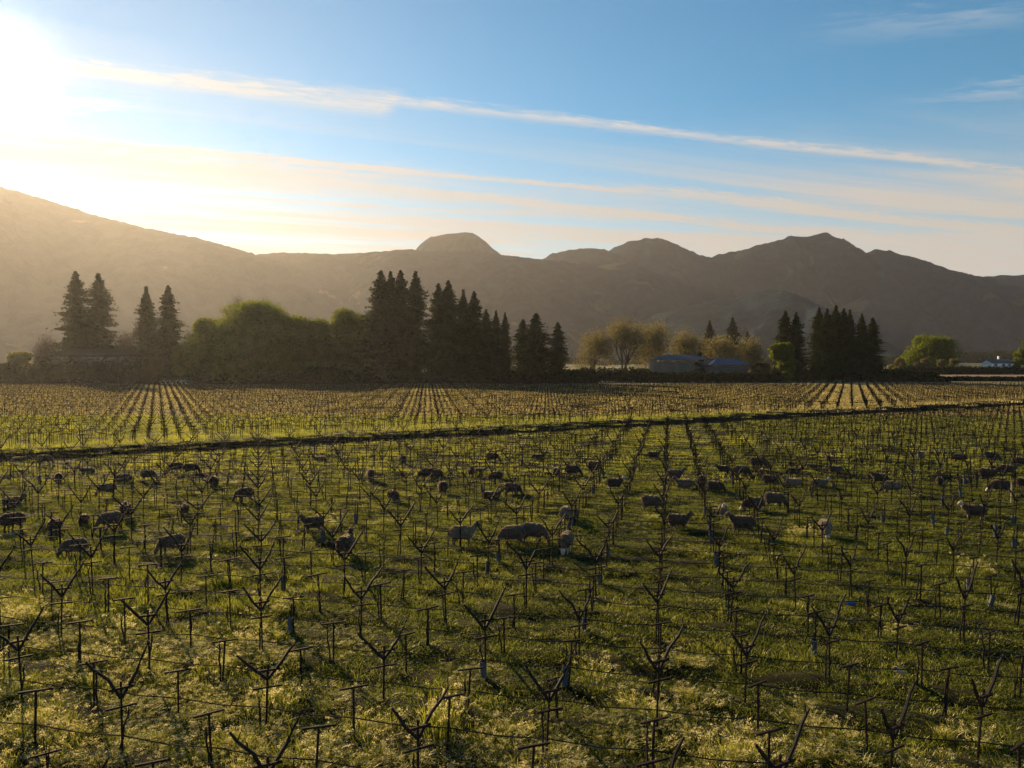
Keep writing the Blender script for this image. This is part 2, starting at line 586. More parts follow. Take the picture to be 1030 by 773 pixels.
# ------------------------------------------------------------------ hills
def hill(name, prof, depth, slope=0.42, seed=0.0, bump=4.0, gully=0.16, step=14.0, wander=0.05, nt_=64):
    """a wooded ridge: crest follows prof (photo pixels) at the given distance, with a real front and back slope"""
    pr = sorted(prof)
    px = np.array([p[0] for p in pr], float)
    py = np.array([p[1] for p in pr], float)
    k = depth / F
    x0, x1 = (px[0] - CX) * k, (px[-1] - CX) * k
    n = int((x1 - x0) / step) + 1
    X = np.linspace(x0, x1, n)
    TT = np.concatenate([np.linspace(0, 1, nt_), 1 + np.linspace(0, 1, 13)[1:]])
    V = []
    for x in X:
        yc = depth * (1 + wander * mn.noise(Vector((x / (depth * 0.25), seed, 0))))
        pp = CX + F * x / yc
        p_ = at(pp, float(np.interp(pp, px, py)), yc)
        hc = max(p_.z, 2.0)
        foot = hc / slope * (1 + 0.35 * mn.noise(Vector((x / (depth * 0.12), seed + 5, 0)))) + 60
        for t in TT:
            if t <= 1:
                y = yc - foot * (1 - t)
                z = hc * (0.35 * t + 0.65 * (t * t * (3 - 2 * t)))
                e = 4 * t * (1 - t)
            else:
                y = yc + foot * 0.8 * (t - 1)
                z = hc * (1 - (t - 1) ** 1.4)
                e = 0
            q_ = Vector((x / (hc * 1.2 + 120), y / (hc * 2.2 + 200), seed))
            q_.y += 0.25 * mn.noise(q_ * 2.0)
            g = (1 - 2.4 * abs(mn.noise(q_ * 1.6))) * 0.75 + (1 - 2.4 * abs(mn.noise(q_ * 3.7))) * 0.5 + (1 - 2.4 * abs(mn.noise(q_ * 8.3))) * 0.28
            z -= hc * gully * 1.25 * 4 * t * (1 - t) ** 1.15 * max(0.0, 1.25 - g) if t < 1 else 0.0
            fine = mn.noise(Vector((x / (bump * 4), y / (bump * 4), seed))) + 0.6 * mn.noise(Vector((x / (bump * 1.7), y / (bump * 1.7), seed)))
            z += bump * fine * min(1, t * 6)
            V.append((x, y, z if 0 < t < 2 else -1.5))
    m_ = len(TT)
    ii = np.arange((n - 1) * (m_ - 1))
    r0 = ii // (m_ - 1) * m_ + ii % (m_ - 1)
    Q = np.stack([r0, r0 + m_, r0 + m_ + 1, r0 + 1], 1)
    return tag(link(name, np_mesh(name, np.array(V), Q, M['haze_blue_forest'], False)), kind='structure')


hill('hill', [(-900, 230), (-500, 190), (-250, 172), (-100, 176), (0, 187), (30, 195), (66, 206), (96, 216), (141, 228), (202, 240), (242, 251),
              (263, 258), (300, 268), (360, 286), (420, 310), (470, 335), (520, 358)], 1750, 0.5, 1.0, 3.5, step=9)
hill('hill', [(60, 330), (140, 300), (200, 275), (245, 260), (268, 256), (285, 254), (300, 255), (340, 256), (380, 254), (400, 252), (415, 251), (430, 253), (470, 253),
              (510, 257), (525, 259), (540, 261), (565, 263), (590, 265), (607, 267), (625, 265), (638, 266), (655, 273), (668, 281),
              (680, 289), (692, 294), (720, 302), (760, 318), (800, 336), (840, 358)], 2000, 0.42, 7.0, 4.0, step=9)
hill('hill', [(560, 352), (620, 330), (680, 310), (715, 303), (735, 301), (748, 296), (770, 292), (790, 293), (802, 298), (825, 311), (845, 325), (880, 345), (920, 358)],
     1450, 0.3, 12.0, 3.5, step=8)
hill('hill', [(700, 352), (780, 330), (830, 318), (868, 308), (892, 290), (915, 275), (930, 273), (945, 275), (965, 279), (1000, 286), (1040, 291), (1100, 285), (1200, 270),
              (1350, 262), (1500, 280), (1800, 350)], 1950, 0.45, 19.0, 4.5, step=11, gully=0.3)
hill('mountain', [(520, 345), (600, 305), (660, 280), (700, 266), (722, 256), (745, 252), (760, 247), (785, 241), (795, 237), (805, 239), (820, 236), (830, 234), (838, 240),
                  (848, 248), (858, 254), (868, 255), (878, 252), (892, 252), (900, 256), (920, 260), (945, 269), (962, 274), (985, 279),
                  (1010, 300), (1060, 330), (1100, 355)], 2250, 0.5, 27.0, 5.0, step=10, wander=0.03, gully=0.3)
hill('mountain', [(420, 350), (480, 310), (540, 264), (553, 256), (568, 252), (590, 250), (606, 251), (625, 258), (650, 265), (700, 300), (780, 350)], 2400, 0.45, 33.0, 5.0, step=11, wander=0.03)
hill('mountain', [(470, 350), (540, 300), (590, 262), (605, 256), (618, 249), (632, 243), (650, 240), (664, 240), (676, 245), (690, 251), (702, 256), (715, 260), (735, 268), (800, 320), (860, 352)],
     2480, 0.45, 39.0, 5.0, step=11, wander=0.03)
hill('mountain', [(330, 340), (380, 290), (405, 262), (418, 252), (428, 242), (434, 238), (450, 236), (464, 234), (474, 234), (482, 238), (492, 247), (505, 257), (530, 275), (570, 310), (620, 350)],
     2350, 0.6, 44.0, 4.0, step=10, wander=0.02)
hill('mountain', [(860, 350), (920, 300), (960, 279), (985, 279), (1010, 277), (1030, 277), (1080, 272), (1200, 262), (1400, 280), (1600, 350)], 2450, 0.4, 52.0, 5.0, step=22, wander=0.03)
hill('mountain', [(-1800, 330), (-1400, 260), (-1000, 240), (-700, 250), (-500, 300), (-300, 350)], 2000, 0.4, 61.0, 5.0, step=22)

# ------------------------------------------------------------------ haze
hz_mb = MB()
hz_mb.box((0, 1800, 214), (10000, 4300, 434))
hm, ht, hout = mat('haze_air')
vol = ht.node('ShaderNodeVolumePrincipled')
vol.inputs['Color'].default_value = rgb(0.90, 0.90, 0.95)
vol.inputs['Density'].default_value = HAZE_DENSITY
vol.inputs['Anisotropy'].default_value = HAZE_ANISO
ht.l.new(vol.outputs[0], hout.inputs['Volume'])
tag(hz_mb.build('haze', hm), kind='stuff')

# ------------------------------------------------------------------ grass (one object of kind stuff, instanced patches)
def blade_patch(name, rad, n, h0, h1, w, clumps, seedheads=0, seed=0, lean=0.45, kind='grass'):
    """a round patch of grass tufts; blades are bent, two-part leaves of real width"""
    g = np.random.default_rng(seed)
    cr = rad * np.sqrt(g.random(clumps))
    ca = g.random(clumps) * 2 * PI
    cc = np.stack([cr * np.cos(ca), cr * np.sin(ca)], 1)
    ch = 0.45 + 1.25 * g.random(clumps) ** 1.8
    cs_ = g.uniform(0.06, 0.19, clumps)
    k = g.integers(0, clumps, n)
    bxy = cc[k] + g.normal(0, 1, (n, 2)) * cs_[k][:, None]
    hh = g.uniform(h0, h1, n) * ch[k]
    # low undergrowth between the tufts
    ug = g.random(n) < 0.34
    ur, ua = rad * np.sqrt(g.random(n)), g.random(n) * 2 * PI
    bxy[ug] = np.stack([ur * np.cos(ua), ur * np.sin(ua)], 1)[ug]
    hh = np.where(ug, g.uniform(0.3, 0.62, n) * h0 + 0.03, hh)
    out = bxy - cc[k]
    az = np.arctan2(out[:, 1], out[:, 0]) + g.normal(0, 0.9, n)
    ln = hh * g.uniform(0.1, lean * 2, n)
    d = np.stack([np.cos(az), np.sin(az), np.zeros(n)], 1)
    sd = az + PI / 2 + g.normal(0, 0.6, n)
    side = np.stack([np.cos(sd), np.sin(sd), np.zeros(n)], 1)
    base = np.concatenate([bxy, np.full((n, 1), -0.05)], 1)
    ww = (w * g.uniform(0.6, 1.4, n) * np.where(ug, 1.5, 1.0))[:, None]
    up = np.array([0, 0, 1.0])
    mid = base + up * (hh * 0.6)[:, None] + d * (ln * 0.3)[:, None]
    tip = base + up * hh[:, None] + d * ln[:, None]
    V = np.concatenate([base - side * ww * 0.5, base + side * ww * 0.5, mid + side * ww * 0.45, mid - side * ww * 0.45, tip], 0)
    i = np.arange(n)
    Q = np.stack([i, i + n, i + 2 * n, i + 3 * n], 1)
    T = np.stack([i + 3 * n, i + 2 * n, i + 4 * n], 1)
    far_ = 1.0 if w > 0.03 else 0.0
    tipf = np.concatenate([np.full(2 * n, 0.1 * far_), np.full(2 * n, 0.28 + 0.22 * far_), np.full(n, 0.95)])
    mats = [M['straw' if w > 0.05 else kind], M['seed']]
    nq = n
    if seedheads:
        # small pale flower and seed clusters on top of the tallest blades: little crossed leaflets
        pick = np.argsort(-hh)[:max(1, int(n * 0.5))]
        pick = g.choice(pick, seedheads)
        cen = tip[pick] + g.normal(0, 0.02, (seedheads, 3))
        m_ = 26
        cen = np.repeat(cen, m_, 0) + g.normal(0, 0.03, (seedheads * m_, 3)) * np.array([1, 1, 0.7])
        n2 = len(cen)
        a = g.normal(0, 1, (n2, 3))
        a /= np.linalg.norm(a, axis=1)[:, None]
        b = np.cross(a, g.normal(0, 1, (n2, 3)))
        b /= np.linalg.norm(b, axis=1)[:, None]
        s_ = g.uniform(0.007, 0.019, n2)[:, None]
        V2 = np.concatenate([cen - a * s_, cen + b * s_ * 0.7, cen + a * s_, cen - b * s_ * 0.7], 0)
        j = np.arange(n2) + len(V)
        Q = np.concatenate([Q, np.stack([j, j + n2, j + 2 * n2, j + 3 * n2], 1)], 0)
        V = np.concatenate([V, V2], 0)
        tipf = np.concatenate([tipf, np.ones(len(V2))])
    me = np_mesh(name, V, Q, mats, tris=T)
    if seedheads:
        mi = np.zeros(len(me.polygons), np.int32)
        mi[nq:len(Q)] = 1
        me.polygons.foreach_set('material_index', mi)
    fattr(me, 'tip', tipf)
    return me


grass_src = bpy.data.collections.new('grass patches')
specs, KIND = [], {}


def patches(nm, count, **kw):
    KIND[nm] = (len(specs), len(specs) + count - 1)
    specs.extend(dict(kw) for _ in range(count))


patches('green', 9, rad=0.62, n=600, h0=0.08, h1=0.30, w=0.013, clumps=8)
patches('cropped', 4, rad=0.62, n=330, h0=0.06, h1=0.18, w=0.012, clumps=16)
patches('flower', 8, rad=0.62, n=600, h0=0.16, h1=0.42, w=0.012, clumps=8, seedheads=56)
patches('lush', 8, rad=0.62, n=580, h0=0.06, h1=0.24, w=0.013, clumps=9, kind='lush', lean=0.6)
patches('weedy', 6, rad=0.66, n=520, h0=0.05, h1=0.15, w=0.013, clumps=16, kind='lush', lean=0.7)
patches('mid_green', 7, rad=1.4, n=600, h0=0.12, h1=0.34, w=0.034, clumps=46)
patches('mid_shade_green', 6, rad=1.4, n=580, h0=0.09, h1=0.28, w=0.034, clumps=36, kind='lush')
patches('far_straw', 6, rad=2.7, n=480, h0=0.14, h1=0.36, w=0.09, clumps=130)


def pick(nm):
    return random.randint(*KIND[nm])


for i, sp_ in enumerate(specs):
    me = blade_patch('grass_patch', seed=100 + i, **sp_)
    o = bpy.data.objects.new('grass_patch_%03d' % i, me)
    grass_src.objects.link(o)


def in_view(x, y, margin):
    return y > 4 and abs(x) < 0.72 * y + margin


gpts, gidx, grot, gsc = [], [], [], []


def scatter(y0, y1, step, kinds, margin=5.0):
    ny = int((y1 - y0) / step)
    for iy in range(ny + 1):
        y = y0 + iy * step
        half = 0.72 * y + margin
        for ix in range(int(2 * half / step) + 1):
            x = -half + ix * step
            px_, py_ = x + random.uniform(-.4, .4) * step, y + random.uniform(-.4, .4) * step
            if py_ > FIELD_END:
                continue
            k = kinds(px_, py_)
            if k is None:
                continue
            gpts.append((px_, py_, hgt(px_, py_)))
            gidx.append(k)
            grot.append((0, 0, random.uniform(0, 2 * PI)))
            # tufts stand taller in bands along the vine rows
            rr = P_DIR.x * (px_ - ORG.x) + P_DIR.y * (py_ - ORG.y)
            band = 0.5 - 0.5 * math.cos(2 * PI * rr / H_ROW)      # 0 on the row line, 1 mid alley
            pn = mn.noise(Vector((px_ * 0.35, py_ * 0.6, 2.0)))
            zz = (0.8 + 0.75 * pn + 0.45 * mn.noise(Vector((px_ * 0.11, py_ * 0.2, 8.0)))) * (0.45 + 0.7 * band)
            if py_ < 100 and band < 0.3 and random.random() < 0.35:
                gidx[-1] = pick('weedy') if py_ < 46.5 else pick('mid_shade_green')      # short dark weeds under the vines, standing in for shade streaks
                zz = 0.8 if py_ < 46.5 else 0.4
            t = ditch_t(px_, py_)
            if abs(t) < 2.2:
                zz *= 0.5
            s = random.uniform(0.9, 1.12)
            gsc.append((s, s, max(0.3, zz) * random.uniform(0.85, 1.15)))


def right_falloff(x, y):
    """light falling off to the right and near the camera, put into darker grass"""
    return 0.22 + 0.70 / (1 + math.exp(-(x / max(y, 8) * 6.0 - 0.3))) + 0.35 * mn.noise(Vector((x * 0.15, y * 0.25, 21.0))) - max(0.0, (y - 45) / 90)


def near_kind(x, y):
    flo = mn.noise(Vector((x * 0.12, y * 0.2, 5.0)))
    if mn.noise(Vector((x * 0.55, y * 0.55, 31.0))) < -0.28:
        p = 0.05
    else:
        p = 0.95 if y < 14.4 - 0.2 * x + flo * 2.5 else (0.55 if y < 17.2 - 0.32 * x + flo * 4 else 0.006)
    if random.random() < p:
        return pick('flower')
    if random.random() < right_falloff(x, y):
        return pick('lush')
    return pick('cropped') if random.random() < 0.22 else pick('green')


scatter(8.0, 46.0, 0.78, near_kind)
scatter(8.3, 46.0, 0.62, lambda x, y: pick('weedy') if random.random() < 0.55 else None)
scatter(46.8, 100.0, 1.75, lambda x, y: pick('mid_shade_green') if random.random() < right_falloff(x, y) else pick('mid_green'))
scatter(100.8, 222.0, 3.4, lambda x, y: pick('far_straw'), margin=10)

gme = bpy.data.meshes.new('grass')
gme.from_pydata(gpts, [], [])
a = gme.attributes.new('idx', 'INT', 'POINT')
a.data.foreach_set('value', np.array(gidx, np.int32))
a = gme.attributes.new('rot', 'FLOAT_VECTOR', 'POINT')
a.data.foreach_set('vector', np.array(grot, np.float32).ravel())
a = gme.attributes.new('sc', 'FLOAT_VECTOR', 'POINT')
a.data.foreach_set('vector', np.array(gsc, np.float32).ravel())
gme.materials.append(M['grass'])
grass = link('grass', gme)
ng = bpy.data.node_groups.new('grass_scatter', 'GeometryNodeTree')
ng.interface.new_socket('Geometry', in_out='INPUT', socket_type='NodeSocketGeometry')
ng.interface.new_socket('Geometry', in_out='OUTPUT', socket_type='NodeSocketGeometry')
gi = ng.nodes.new('NodeGroupInput')
go = ng.nodes.new('NodeGroupOutput')
ci = ng.nodes.new('GeometryNodeCollectionInfo')
ci.inputs[0].default_value = grass_src
ci.inputs[1].default_value = True
ci.inputs[2].default_value = True
ip = ng.nodes.new('GeometryNodeInstanceOnPoints')


def named(nm, typ):
    nd = ng.nodes.new('GeometryNodeInputNamedAttribute')
    nd.data_type = typ
    nd.inputs[0].default_value = nm
    return [o for o in nd.outputs if o.enabled and o.name == 'Attribute'][0]


ng.links.new(gi.outputs[0], ip.inputs['Points'])
ng.links.new(ci.outputs[0], ip.inputs['Instance'])
ip.inputs['Pick Instance'].default_value = True
ng.links.new(named('idx', 'INT'), ip.inputs['Instance Index'])
ng.links.new(named('rot', 'FLOAT_VECTOR'), ip.inputs['Rotation'])
ng.links.new(named('sc', 'FLOAT_VECTOR'), ip.inputs['Scale'])
ng.links.new(ip.outputs[0], go.inputs[0])
md = grass.modifiers.new('scatter', 'NODES')
md.node_group = ng
tag(grass, 'tufted green and straw coloured grass growing between the vine stakes', 'grass', kind='stuff')

# ------------------------------------------------------------------ vine stakes on their lattice
ANG_C = math.atan2(C_DIR.y, C_DIR.x)
HEAD = 1.12


def v_parts(k=0):
    g = random.Random(k)
    st = MB()
    st.tube([(0, 0, -0.3), (0, 0, 1.42)], 0.023, 6)
    arms = []
    for sx, top in ((-1, 1.82), (1, 1.98)):
        a_ = MB()
        top += g.uniform(-0.16, 0.14)
        wd_ = g.uniform(0.46, 0.60)
        pts_ = [Vector((0.01 * sx, 0.0, HEAD - 0.03)), Vector((g.uniform(0.22, 0.30) * sx, g.uniform(-.03, .04), HEAD + (top - HEAD) * g.uniform(0.40, 0.5))),
                Vector((wd_ * 0.78 * sx, g.uniform(-.04, .04), HEAD + (top - HEAD) * 0.76)), Vector((wd_ * sx, g.uniform(-.04, .04), top))]
        a_.tube(pts_, [0.036, 0.033, 0.028, 0.019], 6)
        for q_ in range(g.randint(1, 3)):                # spurs and short canes left by the pruning
            b_ = pts_[1].lerp(pts_[3], g.random())
            e_ = b_ + Vector((g.uniform(-.10, .10), g.uniform(-.08, .08), g.uniform(0.05, 0.22)))
            a_.tube([b_, (b_ + e_) / 2 + Vector((g.uniform(-.02, .02), 0, 0)), e_], [0.011, 0.009, 0.005], 5)
        arms.append(a_)
    up_ = MB()
    up_.box((0, -0.045, 1.30), (0.44, 0.035, 0.045))
    lo = MB()
    lo.box((0, -0.045, 0.93), (0.56, 0.032, 0.038))
    return st, arms, up_, lo


def make_v(k=0):
    root = empty('vine_trellis')
    st, arms, up_, lo = v_parts(k)
    st.build('stake', M['steel'], root)
    for a_ in arms:
        a_.build('arm', M['arm'], root)
    up_.build('crossbar', M['steel'], root)
    lo.build('crossbar', M['steel'], root)
    return root


def make_t():
    root = empty('vine_stake')
    s_ = MB()
    s_.tube([(0, 0, -0.3), (0, 0, 1.0)], 0.023, 6)
    s_.build('stake', M['steel'], root)
    c_ = MB()
    c_.box((0, 0, 1.02), (0.56, 0.034, 0.036))
    c_.build('crossbar', M['steel'], root)
    return root


def make_vine(tube_mat):
    root = empty('young_vine')
    t_ = MB()
    t_.tube([(0, 0, -0.1), (0.02, 0.01, 0.3), (-0.015, 0.0, 0.6), (0.02, -0.015, 0.85), (0.0, 0.0, 1.02)], [0.024, 0.021, 0.02, 0.017, 0.012], 6)
    t_.tube([(0.01, 0, 0.82), (0.12, 0.02, 1.0), (0.16, 0.05, 1.22)], [0.012, 0.009, 0.005], 5)
    t_.tube([(0.0, 0, 0.86), (-0.13, -0.03, 0.98), (-0.2, -0.02, 1.15)], [0.011, 0.008, 0.005], 5)
    t_.build('trunk', M['vine'], root)
    if tube_mat is None:
        return root
    s_ = MB()
    n = 10
    vs = []
    for z, r_ in ((-0.03, 0.075), (0.25, 0.074), (0.5, 0.08), (0.5, 0.071), (0.25, 0.066), (-0.03, 0.067)):
        vs += [(r_ * math.cos(2 * PI * k / n), r_ * math.sin(2 * PI * k / n), z) for k in range(n)]
    fs = [(i * n + k, i * n + (k + 1) % n, (i + 1) * n + (k + 1) % n, (i + 1) * n + k) for i in range(5) for k in range(n)]
    s_.add(vs, fs)
    s_.build('grow_tube', tube_mat, root)
    return root


def lattice(org, p_dir, r_dir, ok, amax):
    out = []
    for j in range(-60, 170):
        for i in range(-amax, amax):
            p = org + p_dir * (H_ROW * j) + r_dir * (S_ROW * i)
            if ok(p.x, p.y):
                out.append((p.x, p.y, (i + j) % 3 == 0, i, j))
    return out


def frustum(x, y, m=1.5):
    return y > 9.5 and abs(x) < 0.70 * y + m


AISLE = 1.8
front = lattice(ORG, P_DIR, R_DIR, lambda x, y: frustum(x, y) and ditch_t(x, y) < -AISLE and y < FIELD_END, 130)
a2 = math.atan2(P_DIR.x, P_DIR.y) + R(12.6)
P2 = Vector((math.sin(a2), math.cos(a2)))
R2 = Vector((-P2.y, P2.x))
ORG2 = DITCH_P + DITCH_N * 2.6
back = lattice(ORG2, P2, R2, lambda x, y: frustum(x, y) and ditch_t(x, y) > 1.6 and y < FIELD_END - 2 - 0.02 * abs(x - 20), 170)
pts_all = [(math.hypot(x, y), x, y, v, i, j, 0) for x, y, v, i, j in front] + [(math.hypot(x, y), x, y, v, i, j, 1) for x, y, v, i, j in back]
pts_all.sort()
v_kinds, t0 = [make_v(k) for k in range(6)], make_t()
vine0, bare0, used = make_vine(M['tube']), make_vine(None), set()
nv = ntk = nvi = 0
far_pts = []
for d_, x, y, isv, i, j, blk in pts_all:
    rz = ANG_C + random.gauss(0, 0.06)
    jx, jy = random.gauss(0, 0.035), random.gauss(0, 0.035)
    x, y = x + jx, y + jy
    z = hgt(x, y)
    tl = (random.gauss(0, 0.03), random.gauss(0, 0.03))
    sc = random.gauss(1.0, 0.06)
    if isv and nv < 300:
        o = v_kinds[nv] if nv < 6 else copy_tree(random.choice(v_kinds))
        nv += 1
        tag(o, 'dark thin stake topped by a wide open V of two arms over crossbars', 'trellis', 'V-topped trellis stakes in the nearer vine rows')
    elif (not isv) and ntk < 300:
        o = t0 if ntk == 0 else copy_tree(t0)
        ntk += 1
        tag(o, 'thin rusty metal vine stake with one short crossbar making a plain T', 'stake', 'T-shaped vine stakes in the nearer rows')
    else:
        far_pts.append((x, y, z, isv, rz, tl, sc))
        o = None
    if o is not None:
        o.location = (x, y, z)
        o.rotation_euler = (tl[0], tl[1], rz)
        o.scale = (random.gauss(1, 0.08), 1, sc)
        # young vines in grow tubes stand at part of the stakes
        if nvi < 400 and random.random() < (0.5 if d_ < 18 else 0.8):
            tubed = d_ > 14 and random.random() < 0.07 + 0.12 * (x > -2)
            proto = vine0 if tubed else bare0
            vn = proto if proto not in used else copy_tree(proto)
            used.add(proto)
            nvi += 1
            if tubed:
                tag(vn, 'young bare vine in a blue grey grow tube at the foot of a stake', 'vine', 'young vines in grow tubes')
            else:
                tag(vn, 'bare dark vine trunk without a tube, rising close beside a stake', 'vine', 'bare vine trunks beside the stakes')
            vx, vy = x + R_DIR.x * 0.07 + random.gauss(0, .03), y + R_DIR.y * 0.07 + random.gauss(0, .04)
            vn.location = (vx, vy, hgt(vx, vy))
            vn.rotation_euler = (random.gauss(0, 0.07), random.gauss(0, 0.07), random.uniform(0, 6.28))
            vn.scale = (1, 1, random.uniform(0.62, 1.1))

far = MB()
for x, y, z, isv, rz, tl, sc in far_pts:
    ca, sa = math.cos(rz), math.sin(rz)
    th = 0.025

    def L(px_, pz):
        return (x + px_ * ca + tl[1] * pz, y + px_ * sa - tl[0] * pz, z + pz * sc)
    if isv:
        far.tube([L(0, -0.2), L(0, 1.40)], th, 4, False)
        far.tube([L(0, HEAD), L(-0.58, 1.82)], th, 4, False)
        far.tube([L(0, HEAD), L(0.58, 1.98)], th, 4, False)
        far.tube([L(-0.29, 0.93), L(0.29, 0.93)], 0.024, 4, False)
    else:
        far.tube([L(0, -0.2), L(0, 1.0)], th, 4, False)
        far.tube([L(-0.29, 1.0), L(0.29, 1.0)], 0.024, 4, False)
    if random.random() < 0.75:
        k_ = random.uniform(0.1, 0.28) * random.choice((-1, 1))
        far.tube([L(k_, -0.2), L(k_ * 0.8, 0.6), L(k_ * 0.6, 1.15)], 0.022, 4, False)
tag(far.build('far_vine_stakes', M['steel']), 'countless thin dark vine stakes of the farther rows running back to the trees', 'vine stakes', kind='stuff')


# ------------------------------------------------------------------ hoses and wires along the rows
def row_span(org, p_dir, r_dir, j, ok):
    c = org + p_dir * (H_ROW * j)
    us = [u for u in np.arange(-160, 160, 1.0) if ok(c.x + r_dir.x * u, c.y + r_dir.y * u)]
    return (c, min(us), max(us)) if len(us) > 4 else None


rows = []
for j in range(-8, 80):
    s = row_span(ORG, P_DIR, R_DIR, j, lambda x, y: frustum(x, y, 4) and y > 8 and ditch_t(x, y) < -1.2 and y < FIELD_END)
    if s:
        rows.append((s[0].y, s, R_DIR))
rows.sort(key=lambda r: r[0])
far_w = MB()
n_h = 0


def sag_pts(c, u0, u1, rd, off, z0, sag, st=1.0):
    ps = []
    n = max(2, int((u1 - u0) / st))
    for k in range(n + 1):
        u = u0 + (u1 - u0) * k / n
        x, y = c.x + rd.x * u, c.y + rd.y * u
        x, y = x + C_DIR.x * off, y + C_DIR.y * off
        ph = (u / S_ROW) % 1.0
        ps.append((x, y, (0.45 if ditch_t(x, y) > 2 else 0.0) + z0 - sag * 4 * ph * (1 - ph) + 0.03 * mn.noise(Vector((u * 0.3, c.y, 7)))))
    return ps


for n_, (yy, (c, u0, u1), rd) in enumerate(rows):
    if n_ < 60:
        h_ = MB()
        h_.tube(sag_pts(c, u0, u1, rd, 0.03, 0.48, 0.05), 0.014, 5)
        tag(h_.build('drip_hose', M['hose']), 'thin black drip hose strung low along a row of vine stakes', 'hose', 'drip hoses along the nearer vine rows')
        for off in (-0.27, 0.27):
            w_ = MB()
            w_.tube(sag_pts(c, u0, u1, rd, off, 0.985, 0.015), 0.005, 4)
            tag(w_.build('trellis_wire', M['wire']), 'fine metal wire stretched from crossbar end to crossbar end along a row', 'wire', 'crossbar wires along the nearer vine rows')
    else:
        far_w.tube(sag_pts(c, u0, u1, rd, 0.03, 0.48, 0.05), 0.012, 4)
tag(far_w.build('far_drip_hoses', M['hose']), 'many fine black drip hoses along the farther vine rows', 'hoses', kind='stuff')

# ------------------------------------------------------------------ trees and bushes beyond the field
def quads(cen, nrm_seed, s0, s1, g, flat=None):
    """random leaf-clump faces round the given centres"""
    n = len(cen)
    a = g.normal(0, 1, (n, 3))
    if flat is not None:
        a[:, 2] *= flat
    a /= np.linalg.norm(a, axis=1)[:, None]
    b = np.cross(a, g.normal(0, 1, (n, 3)))
    b /= np.linalg.norm(b, axis=1)[:, None] + 1e-9
    s = g.uniform(s0, s1, n)[:, None]
    V = np.concatenate([cen - a * s, cen + b * s * 0.6, cen + a * s, cen - b * s * 0.6], 0)
    i = np.arange(n)
    return V, np.stack([i, i + n, i + 2 * n, i + 3 * n], 1)


def conifer_meshes(seed, h, r, bare=0.06, power=0.85, gaps=0.25):
    g = np.random.default_rng(seed)
    tb = MB()
    tb.tube([(0, 0, -0.5), (0.05, 0, h * 0.3), (0, 0.05, h * 0.7), (0, 0, h * 0.985)], [h * 0.016, h * 0.012, h * 0.006, 0.04], 8)
    cen = []
    nb = int(h * 14)
    for k in range(nb):
        t = bare + (1 - bare) * (k + g.random()) / nb
        lobes = 1 + 0.10 * math.sin(t * 23 + seed) + 0.09 * math.sin(t * 51 + 2.1 * seed)
        rr = r * (1 - t) ** power * min(1.0, (1 - t) / 0.16) ** 0.45 * lobes * g.uniform(0.42, 1.22) + 0.2
        if t < 0.2:
            rr *= 0.55 + 2.2 * t
        if g.random() < gaps * 0.5:
            rr *= 0.45
        az = g.random() * 2 * PI
        z0 = t * h
        droop = g.uniform(-0.05, 0.32) * rr
        nq_ = int(8 + rr * 11)
        u = g.random(nq_) ** 0.65
        x = rr * u
        spread = 0.10 + 0.22 * x
        px_ = x * math.cos(az) + g.normal(0, 1, nq_) * spread
        py_ = x * math.sin(az) + g.normal(0, 1, nq_) * spread
        pz_ = z0 - droop * u ** 2 + g.normal(0, 0.16, nq_) + 0.25 * rr * 0.3 * u
        cen.append(np.stack([px_, py_, pz_], 1))
    # leading shoot
    k = 40
    zz = h * (1 - 0.06 * g.random(k))
    cen.append(np.stack([g.normal(0, .18, k), g.normal(0, .18, k), zz], 1))
    cen = np.concatenate(cen)
    V, Q = quads(cen, 0, 0.26, 0.6, g, 0.6)
    return tb.mesh('trunk', M['bark']), np_mesh('crown', V, Q, M['redwood'])


def broad_meshes(seed, w, h, m, nl=26, per=1300, leaf=(0.26, 0.56), base=0.12, trunk=True, flatness=0.8, lobe=1.0):
    """trunk with limbs reaching into leafy lobes: an uneven dome"""
    g = np.random.default_rng(seed)
    tb = MB()
    lob = []
    for k in range(nl):
        az = g.random() * 2 * PI
        v_ = g.random()
        rad = w * 0.5 * (0.25 + 0.58 * math.sqrt(g.random()))
        zt = base + (0.86 - base) * v_
        # dome outline
        lim = math.sqrt(max(0.05, 1 - max(0.0, (zt - 0.35) / 0.62) ** 2))
        rad *= lim
        lr = w * g.uniform(0.10, 0.19) * lobe
        z = min(zt * h, h - lr * 0.9)
        lob.append((rad * math.cos(az), rad * math.sin(az) * 0.9, z, lr))
    lob.append((0, 0, h - w * 0.13 * lobe, w * 0.14 * lobe))
    if trunk:
        tb.tube([(0, 0, -0.4), (0.1, 0, h * 0.18), (0, 0.1, h * 0.4)], [h * 0.04, h * 0.03, h * 0.022], 8)
        for x, y, z, lr in lob[::2]:
            s_ = h * g.uniform(0.15, 0.35)
            tb.tube([(0, 0, s_), (x * 0.45, y * 0.45, s_ + (z - s_) * 0.6), (x * 0.9, y * 0.9, z)], [h * 0.016, h * 0.010, h * 0.004], 5)
    cen = []
    for x, y, z, lr in lob:
        n = int(per * g.uniform(0.7, 1.2))
        d = g.normal(0, 1, (n, 3))
        d /= np.linalg.norm(d, axis=1)[:, None]
        rr = lr * (1 - 0.55 * g.random(n) ** 2)[:, None] * (1 + 0.25 * np.sin(d[:, :1] * 7 + seed) * np.sin(d[:, 1:2] * 6))
        p_ = d * rr
        p_[:, 2] *= flatness
        p_ += np.array([x, y, z]) + g.normal(0, 0.06 * lr, (n, 3))
        cen.append(p_)
    cen = np.concatenate(cen)
    cen = cen[cen[:, 2] > 0.05]
    V, Q = quads(cen, 0, leaf[0], leaf[1], g)
    return (tb.mesh('trunk', M['bark']) if trunk else None), np_mesh('crown', V, Q, m)


